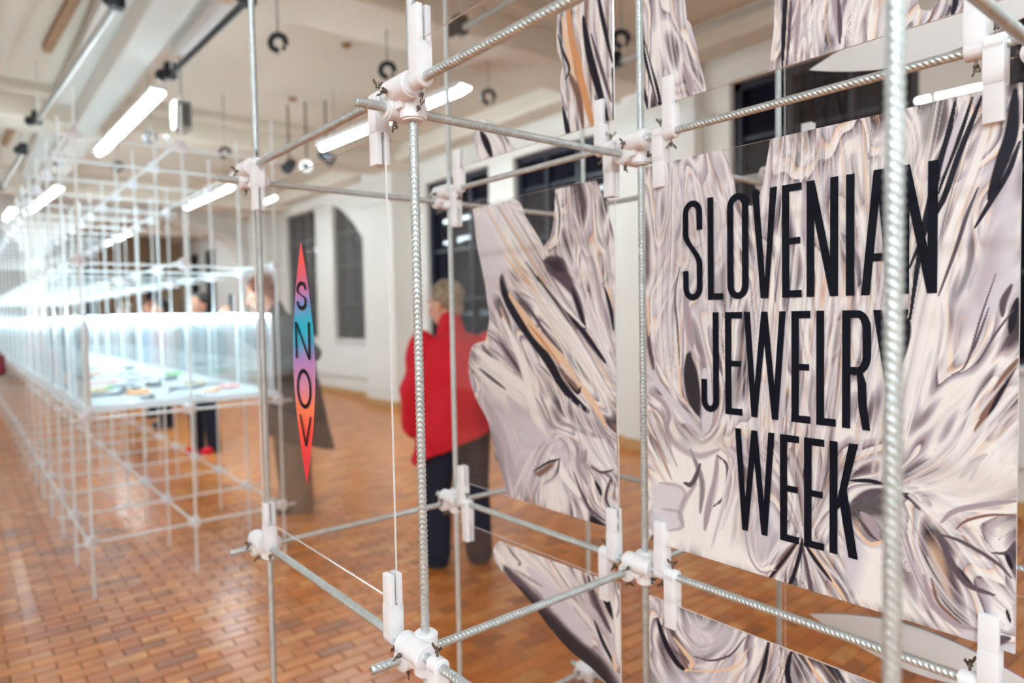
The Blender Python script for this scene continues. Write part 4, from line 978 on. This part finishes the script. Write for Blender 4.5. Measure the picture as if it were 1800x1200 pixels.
def brooch_mesh():
    bm = bmesh.new(); ball(bm, (0,0,.008), (.045,.022,.008), 14)
    for k in range(5): ball(bm, (.03*math.cos(k*1.26),.016*math.sin(k*1.26),.014), .008, 8)
    return bm_mesh(bm,'brooch',True)
def necklace_mesh():
    bm = bmesh.new()
    for k in range(22):
        a = k/22*2*PI; ball(bm, (.07*math.cos(a),.05*math.sin(a),.006), .007, 8)
    ball(bm, (.085,0,.010), (.02,.014,.009), 10); return bm_mesh(bm,'necklace',True)
def card_mesh():
    bm = bmesh.new(); box(bm, (0,0,.004), (.14,.05,.008), bev=.002); return bm_mesh(bm,'card')
KN = [('finger_ring',ring_mesh(),'ring','ring'),('brooch',brooch_mesh(),'brooch','brooch'),('necklace',necklace_mesh(),'necklace','necklace'),('caption_card',card_mesh(),'card','card')]
NM = ['dark','amber','brass coloured','green','rose','silver']
cells = [(.24,.70,0,1),(.42,.30,1,1),(.16,.30,0,0),(.30,.55,3,0),(.62,.30,1,0),(.55,.62,2,0),(.70,.85,3,0),(.85,.50,1,0),(.95,.22,0,3),(.9,.8,2,2),(.34,.86,1,4),(.14,.52,2,5),(.5,.12,2,0),(.75,.12,1,2),
         (1.1,.35,3,0),(1.25,.7,1,0),(1.4,.25,2,4),(1.55,.55,3,0),(1.7,.85,1,3),(1.9,.2,1,0),(2.1,.6,3,0),(2.4,.35,2,1),(2.7,.7,1,0),(3.1,.4,3,0)]
PLACES = ['in the front row right of middle','in the second row left of middle','at the front edge left of middle','flat in the second row, nearest the middle','in the third row, left','in the third row, middle','flat in the third row, right','in the fourth row, middle','in the fourth row, left','in the fourth row, far right','in the second row, far right','at the front edge, middle','in the third row, far left','in the fourth row, far left',
 'flat in the second bay, left of middle','in the second bay, right','in the second bay, far left','flat in the third bay, middle','in the third bay, far right','in the third bay, far left','flat in the fourth bay, right','flat in the fourth bay, left','in the fifth bay','flat in the farthest lit bay']
for k, (dx, fy, kd, cm) in enumerate(cells):
    nme, me, cat, g = KN[kd]; m2 = me.copy(); m2.materials.clear(); m2.materials.append(JM[cm])
    o = link(nme, m2, None, None, (-4*SX-dx, .04+fy*.88, .9931)); o.rotation_euler = (0,0,rnd.uniform(0,3)); s_ = 1.6 if kd < 2 else 1.2; o.scale = (s_,)*3
    tag(o, 'small %s %s on the lit white tray, %s' % (NM[cm], cat, PLACES[k]), cat, 'jewellery on the white tray')

# ------------------------------------------------------------------ people
def eval_remesh(bm, voxel, smooth=2, name='body'):
    me = bpy.data.meshes.new(name); bm.to_mesh(me); bm.free(); o = bpy.data.objects.new(name, me); COL.objects.link(o)
    md = o.modifiers.new('r', 'REMESH'); md.mode = 'VOXEL'; md.voxel_size = voxel
    s = o.modifiers.new('s', 'SMOOTH'); s.factor = .5; s.iterations = smooth
    dg = bpy.context.evaluated_depsgraph_get(); r = bpy.data.meshes.new_from_object(o.evaluated_get(dg)); bpy.data.objects.remove(o); bpy.data.meshes.remove(me)
    r.polygons.foreach_set('use_smooth', [True]*len(r.polygons)); return r
def loft(bm, rings, n=20):
    """rings: (centre, half width, half depth, side vector, fore vector)"""
    prev = None; first = None
    for c, a, b, sv, fv in rings:
        c, sv, fv = Vector(c), Vector(sv).normalized(), Vector(fv).normalized()
        rg = [bm.verts.new(c+sv*a*math.cos(k*2*PI/n)+fv*b*math.sin(k*2*PI/n)) for k in range(n)]
        if prev:
            for k in range(n): bm.faces.new((prev[k],prev[(k+1)%n],rg[(k+1)%n],rg[k]))
        else: first = rg
        prev = rg
    bm.faces.new(first[::-1]); bm.faces.new(prev)
def limb(bm, pts, rad, n=14, flat=1.):
    pts = [Vector(p) for p in pts]; q = []; R_ = []
    for k in range(len(pts)-1):
        m = 5
        for t in range(m):
            u = t/m; q.append(pts[k].lerp(pts[k+1], u)); R_.append(rad[k]*(1-u)+rad[k+1]*u)
    q.append(pts[-1]); R_.append(rad[-1]); rings = []
    for k in range(len(q)):
        d = (q[min(k+1,len(q)-1)]-q[max(k-1,0)]).normalized(); s = d.cross(Vector((0,0,1)) if abs(d.z) < .9 else Vector((1,0,0))).normalized(); f = d.cross(s)
        rings.append((q[k], R_[k], R_[k]*flat, s, f))
    loft(bm, rings, n)
    for k in range(len(pts)): ball(bm, pts[k], rad[k]*.98, 12)
def hand(bm, w_, d, palm, s=1., curl=.5, left=True):
    """palm and five fingers; d along the forearm, palm = palm normal"""
    d = Vector(d).normalized(); n = Vector(palm); n = (n-d*n.dot(d)).normalized(); side = d.cross(n)*(1 if left else -1)
    w_ = Vector(w_); rot = Matrix((side, d, n)).transposed()
    ball(bm, w_+d*.045*s, (.040*s,.050*s,.016*s), 12, rot)
    for k, (off, ln) in enumerate(((-.030,.062),(-.010,.078),(.011,.083),(.031,.074))):
        b = w_+d*.085*s+side*off*s; p1 = b+(d*math.cos(curl*.5)+n*math.sin(curl*.5))*ln*.5*s; p2 = p1+(d*math.cos(curl*1.6)+n*math.sin(curl*1.6))*ln*.5*s
        limb(bm, [b-d*.02*s, b, p1, p2], [.0095*s,.0095*s,.0088*s,.0075*s], 8)
    t0 = w_+d*.02*s+side*.034*s; t1 = t0+(side*.7+d*.6+n*.3)*.036*s; t2 = t1+(side*.25+d*.85+n*.35)*.03*s
    limb(bm, [t0,t1,t2], [.013*s,.0105*s,.0085*s], 8)
def rotz(v, a): return Vector((v[0]*math.cos(a)-v[1]*math.sin(a), v[0]*math.sin(a)+v[1]*math.cos(a), v[2]))
SKIN = mat('skin', srgb(222,164,138), .55, noise=(30,.08), Subsurface_Weight=.15, Subsurface_Scale=.02)
EYE = mat('eye_white', srgb(230,226,222), .2); IRIS = mat('iris', srgb(50,38,32), .2)
SHOE = mat('dark_shoe_leather', srgb(30,28,32), .4)
def cloth(name, c, bump=.35, sc=14): return mat(name, srgb(*c), .9, noise=(25,.12), bump=bump, bscale=sc)
def person(loc, heading, label, P, hair, top, trousers, hair_long=0., folds=0., shoe=None, quilt=0, scarf=None):
    """local: +x faces forward, +y is the person's left; P overrides joints"""
    J = dict(head=(.02,0,1.575), neck=(-.01,0,1.43), chest=(0,0,1.26), waist=(0,0,1.03), hip=(0,0,.90), yaw=0.,
             sl=(-.01,.175,1.375), el=(-.03,.235,1.10), wl=(.06,.23,.87), sr=(-.01,-.175,1.375), er=(-.03,-.235,1.10), wr=(.06,-.23,.87),
             kl=(.02,.10,.48), al=(-.01,.105,.085), kr=(.02,-.10,.48), ar=(-.01,-.105,.085), hem=.80, hemw=.21, hemd=.16, slant=0., hdl=(.15,0,-1), hdr=(.15,0,-1))
    J.update(P); V = lambda k: Vector(J[k])
    r = empty('person', loc, label, 'person', None, heading)
    hy = J['yaw']; hc = V('head'); hr = Matrix.Rotation(hy,3,'Z') @ Matrix.Rotation(J.get('nod',.0),3,'Y')
    at = lambda v: hc+hr @ Vector(v)
    bm = bmesh.new()
    ball(bm, at((-.012,0,.035)), (.095,.077,.092), 24, hr); ball(bm, at((.022,0,-.035)), (.070,.060,.082), 20, hr); ball(bm, at((.045,0,-.088)), (.034,.034,.026), 14, hr)
    limb(bm, [at((.082,0,.015)), at((.108,0,-.030))], [.010,.016], 10); ball(bm, at((.098,.012,-.034)), .010, 8); ball(bm, at((.098,-.012,-.034)), .010, 8)
    for s in (-1, 1):
        ball(bm, at((.076,s*.030,.030)), (.018,.026,.009), 12, hr); ball(bm, at((.064,s*.040,-.020)), (.020,.022,.020), 10, hr)
        ball(bm, at((-.005,s*.078,-.008)), (.020,.008,.033), 12, hr); ball(bm, at((-.002,s*.083,-.028)), (.011,.007,.012), 8, hr)
    ball(bm, at((.086,0,-.062)), (.012,.024,.006), 10, hr); ball(bm, at((.084,0,-.074)), (.012,.021,.007), 10, hr)
    nk = V('neck'); limb(bm, [at((-.02,0,-.05)), nk, V('chest')+Vector((0,0,.06))], [.054,.056,.09], 16)
    ch, wa, hp = V('chest'), V('waist'), V('hip'); sy = (V('sl')-V('sr')).normalized(); up = (ch-wa).normalized(); fw = sy.cross(up).normalized()*1.
    if fw.x < 0: fw = -fw
    loft(bm, [((V('sl')+V('sr'))/2+Vector((0,0,.02)), .13,.075,sy,fw), (ch+up*.04,.165,.10,sy,fw), (ch,.155,.105,sy,fw), (wa,.135,.095,sy,fw), (hp,.165,.11,(0,1,0),(1,0,0)), (hp-Vector((0,0,.08)),.155,.105,(0,1,0),(1,0,0))])
    for s in 'lr':
        limb(bm, [V('s'+s), V('e'+s), V('w'+s)], [.052,.040,.027], 14)
        hand(bm, V('w'+s), J['hd'+s], (0,-1 if s == 'l' else 1,0), 1., J.get('curl',.5), s == 'l')
        y = .09 if s == 'l' else -.09
        limb(bm, [hp+Vector((0,y,-.04)), V('k'+s), V('a'+s)], [.088,.056,.040], 16)
        limb(bm, [V('a'+s), V('a'+s)+Vector((.09,0,-.05))], [.034,.022], 12)
    link('body', eval_remesh(bm, .0065, 3), SKIN, r)
    for s in (-1, 1):
        bm = bmesh.new(); ball(bm, at((.072,s*.030,.008)), .0125, 12); e = link('eye', bm_mesh(bm,'eye',True), EYE, r)
        bm = bmesh.new(); ball(bm, at((.0815,s*.030,.008)), .006, 8); link('iris', bm_mesh(bm,'iris',True), IRIS, e)
    # hair: cap over the skull, open at the face, with tufts
    bm = bmesh.new(); ball(bm, at((-.026,0,.048)), (.099,.086,.092), 24, hr); rs = random.Random(len(label))
    for k in range(46):
        a, b = rs.uniform(.9,2*PI-.9), rs.uniform(-.25,1.3); v = Vector((math.cos(a)*math.cos(b)*.092-.026, math.sin(a)*math.cos(b)*.080, math.sin(b)*.088+.046)); ball(bm, at(v), (.022,.018,.016), 8, hr)
    ball(bm, at((-.070,0,-.020)), (.045,.066,.060), 16, hr)
    if hair_long: ball(bm, at((-.065,0,-.06-hair_long/2)), (.045,.078,.07+hair_long/2), 16, hr); ball(bm, at((-.03,.07,-.05)), (.04,.02,.08), 12, hr); ball(bm, at((-.03,-.07,-.05)), (.04,.02,.08), 12, hr)
    link('hair', eval_remesh(bm, .008, 1, 'hair'), hair, r)
    # trousers
    bm = bmesh.new(); loft(bm, [(wa-Vector((0,0,.02)),.145,.105,(0,1,0),(1,0,0)), (hp,.178,.125,(0,1,0),(1,0,0)), (hp-Vector((0,0,.10)),.175,.122,(0,1,0),(1,0,0))])
    bw = J.get('baggy',1.)
    for s in 'lr':
        y = .088 if s == 'l' else -.088; limb(bm, [hp+Vector((0,y,-.05)), V('k'+s), V('a'+s)+Vector((0,0,-.035))], [.102*min(bw,1.1),.076*bw,.070*bw], 18)
    me = eval_remesh(bm, .012, 2, 'trousers'); link('trousers', me, trousers, r)
    for s in 'lr':
        a = V('a'+s); bm = bmesh.new(); ball(bm, a+Vector((.055,0,-.045)), (.125,.043,.04), 18); ball(bm, a+Vector((-.01,0,-.02)), (.055,.042,.05), 14); box(bm, a+Vector((.05,0,-.076)), (.24,.08,.018), bev=.006)
        link('shoe', eval_remesh(bm, .008, 2, 'shoe'), shoe or SHOE, r)
    # jacket: one continuous garment
    bm = bmesh.new(); hz = J['hem']; sh = (V('sl')+V('sr'))/2; rings = []
    prof = [(sh+Vector((0,0,.055)),.075,.07,sy,fw), (sh+Vector((0,0,.015)),.165,.095,sy,fw), (ch+up*.04,.20,.135,sy,fw), (ch-up*.06,.198,.142,sy,fw), (wa,.195,.145,sy,fw)]
    nh = 6
    for k in range(1, nh+1):
        u = k/nh; z = wa.z+(hz-wa.z)*u; ww = .195+(J['hemw']-.195)*u; dd = .145+(J['hemd']-.145)*u
        rings.append((Vector((hp.x*u+wa.x*(1-u)+J.get('flare',0)*u*u, wa.y*(1-u)+hp.y*u, z)), ww, dd, (0,1,J['slant']*u), (1,0,J.get('pitch',0.)*u)))
    loft(bm, prof+rings, 28)
    for s in 'lr': limb(bm, [V('s'+s)+Vector((0,0,-.01)), V('e'+s), V('e'+s).lerp(V('w'+s), .96)], [.078,.066,.052*J.get('cuff',1.)], 16)
    limb(bm, [nk+Vector((-.02,0,-.02)), nk+Vector((-.01,0,.035))], [.085,.072], 16)
    me = eval_remesh(bm, .011, 2, 'jacket')
    if folds or quilt:
        n_ = len(me.vertices); co = np.empty(n_*3, np.float32); no = np.empty(n_*3, np.float32); me.vertices.foreach_get('co', co); me.vertices.foreach_get('normal', no) if hasattr(me.vertices[0],'normal') else None
        co = co.reshape(-1,3); no = no.reshape(-1,3); x, y, z = co.T
        d = folds*(np.sin(z*17+y*16+np.sin(x*11)*1.4)*.5+np.sin(z*31-y*21+x*9+1.3)*.3+np.sin(y*40+z*6)*.25)*np.clip((1.45-z)*3,0,1)
        if quilt: d = d+quilt*(np.abs(np.sin(z*2*PI/.11))**.5-.7)*(z < 1.42)
        co += no*d[:,None]; me.vertices.foreach_set('co', co.ravel()); me.update()
    link('jacket', me, top, r)
    if scarf:
        bm = bmesh.new(); limb(bm, [nk+Vector((.08,.07,0)), nk+Vector((-.08,.0,.03)), nk+Vector((.08,-.07,0)), nk+Vector((.1,0,-.03)), nk+Vector((.08,.07,0))], [.035]*5, 12); link('scarf', eval_remesh(bm, .01, 2, 'scarf'), scarf, r)
    return r
RED = cloth('red_wool', (214,22,44), .2, 9); NAVY = cloth('navy_cloth', (24,28,48), .2); DGREY = cloth('charcoal_quilt', (74,71,72), .2); OLIVE = cloth('grey_olive_cloth', (122,108,92), .4)
HAIR_G = mat('grey_brown_hair', srgb(170,148,122), .6, noise=(45,.6), bump=.6, bscale=90); HAIR_R = mat('auburn_hair', srgb(150,82,58), .6, noise=(60,.4), bump=.6, bscale=90); HAIR_D = mat('dark_hair', srgb(42,34,34), .6, noise=(60,.3), bump=.5, bscale=90)
BLUE = cloth('light_blue_shirt', (120,170,214)); PINK = cloth('rose_sweater', (196,84,92)); TEAL = cloth('teal_coat', (70,104,116)); BLACKC = cloth('black_coat', (38,38,46))
person((-1.70,1.68,0), math.radians(152), 'person in a red jacket and dark trousers with short hair, seen from behind', 
       dict(head=(.095,.045,1.485), yaw=.85, nod=.12, neck=(.045,.02,1.345), chest=(-.015,-.01,1.17), waist=(-.03,0,.96), hip=(0,0,.85), sl=(.01,.185,1.275), sr=(-.02,-.20,1.265), el=(.02,.255,1.01), wl=(.12,.23,.76),
            er=(-.075,-.35,1.02), wr=(.07,-.24,.80), hem=.70, hemw=.27, hemd=.17, slant=-.42, kl=(.02,.115,.46), kr=(.03,-.10,.46), al=(-.01,.13,.085), ar=(-.0,-.115,.085), hdr=(.5,.5,-.5), cuff=1.25, baggy=1.12), HAIR_G, RED, NAVY, folds=.021)
person((-3.44,1.41,0), math.radians(-100), 'person in a long charcoal quilted coat and baggy grey trousers behind the rainbow lens',
       dict(head=(.20,.0,1.60), yaw=-.3, nod=.35, neck=(.12,0,1.46), chest=(.03,0,1.28), waist=(-.03,0,1.03), hip=(-.02,0,.88), sl=(.06,.17,1.385), sr=(.06,-.17,1.385), el=(-.10,.26,1.17), wl=(.14,.22,1.03), er=(.20,-.22,1.25), wr=(.36,-.10,1.42),
            hdl=(.9,0,.1), hdr=(.6,.3,.6), hem=.50, hemw=.25, hemd=.26, pitch=.32, flare=-.03, baggy=1.45, cuff=1.2), HAIR_R, DGREY, OLIVE, folds=.005, quilt=.008)
for k, (loc, hd, lb, hair, top, tr, kw) in enumerate((
    ((-6.2,1.52,0), -60, 'person in dark trousers and red strapped shoes beyond the display case', HAIR_D, TEAL, NAVY, dict(shoe=RED)),
    ((-8.4,1.62,0), -95, 'person in a rose sweater standing far behind the display case', HAIR_D, PINK, NAVY, {}),
    ((-7.9,-.42,0), 70, 'blurred person in dark clothes at the left edge before the display case', HAIR_D, BLACKC, NAVY, {}),
    ((-9.6,1.75,0), -80, 'far person in a light blue shirt behind the display case', HAIR_R, BLUE, BLACKC, {}),
    ((-11.2,1.7,0), -110, 'far person in black coat behind the display case', HAIR_G, BLACKC, NAVY, {}),
    ((-12.6,-.6,0), 60, 'far person in a rose top in the left aisle', HAIR_D, PINK, BLACKC, {}))):
    person(loc, math.radians(hd), lb, dict(hem=.78), hair, top, tr, folds=.006, **kw)
# things carried
bm = bmesh.new(); box(bm, (0,0,0), (.10,.30,.26), bev=.03); b = link('shoulder_bag', bm_mesh(bm,'bag',True,.6), cloth('grey_bag_cloth', (84,84,92)), None, (-1.50,1.87,.78)); b.rotation_euler = (.5,.1,math.radians(60)); tag(b, 'dark grey bag at the right hip of the person in red', 'bag')
bm = bmesh.new(); limb(bm, [(0,-.12,.12), (-.05,-.05,.32), (-.05,.05,.32), (0,.12,.12)], [.012]*4, 8); link('strap', bm_mesh(bm,'strap',True), M['black'], b)
bm = bmesh.new(); box(bm, (0,0,0), (.07,.014,.15), bev=.006); b = link('smartphone', bm_mesh(bm,'phone'), M['black'], None, (-3.56,1.03,1.53)); tag(b, 'dark phone held up by the person in the quilted coat', 'phone')
bm = bmesh.new(); box(bm, (0,0,0), (.058,.003,.13)); link('screen', bm_mesh(bm,'screen'), emit('phone_screen',(.7,.85,1,1),2.), b, (0,.008,0))
bm = bmesh.new(); box(bm, (0,0,0), (.12,.28,.24), bev=.04); b = link('handbag', bm_mesh(bm,'bag',True,.6), cloth('dark_red_leather', (120,34,44)), None, (-7.52,-.24,.98)); tag(b, 'dark red handbag at the left edge beside the case', 'bag')
bm = bmesh.new(); limb(bm, [(0,-.1,.10), (0,-.06,.24), (0,.06,.24), (0,.1,.10)], [.010]*4, 8); link('handle', bm_mesh(bm,'handle',True), M['black'], b)
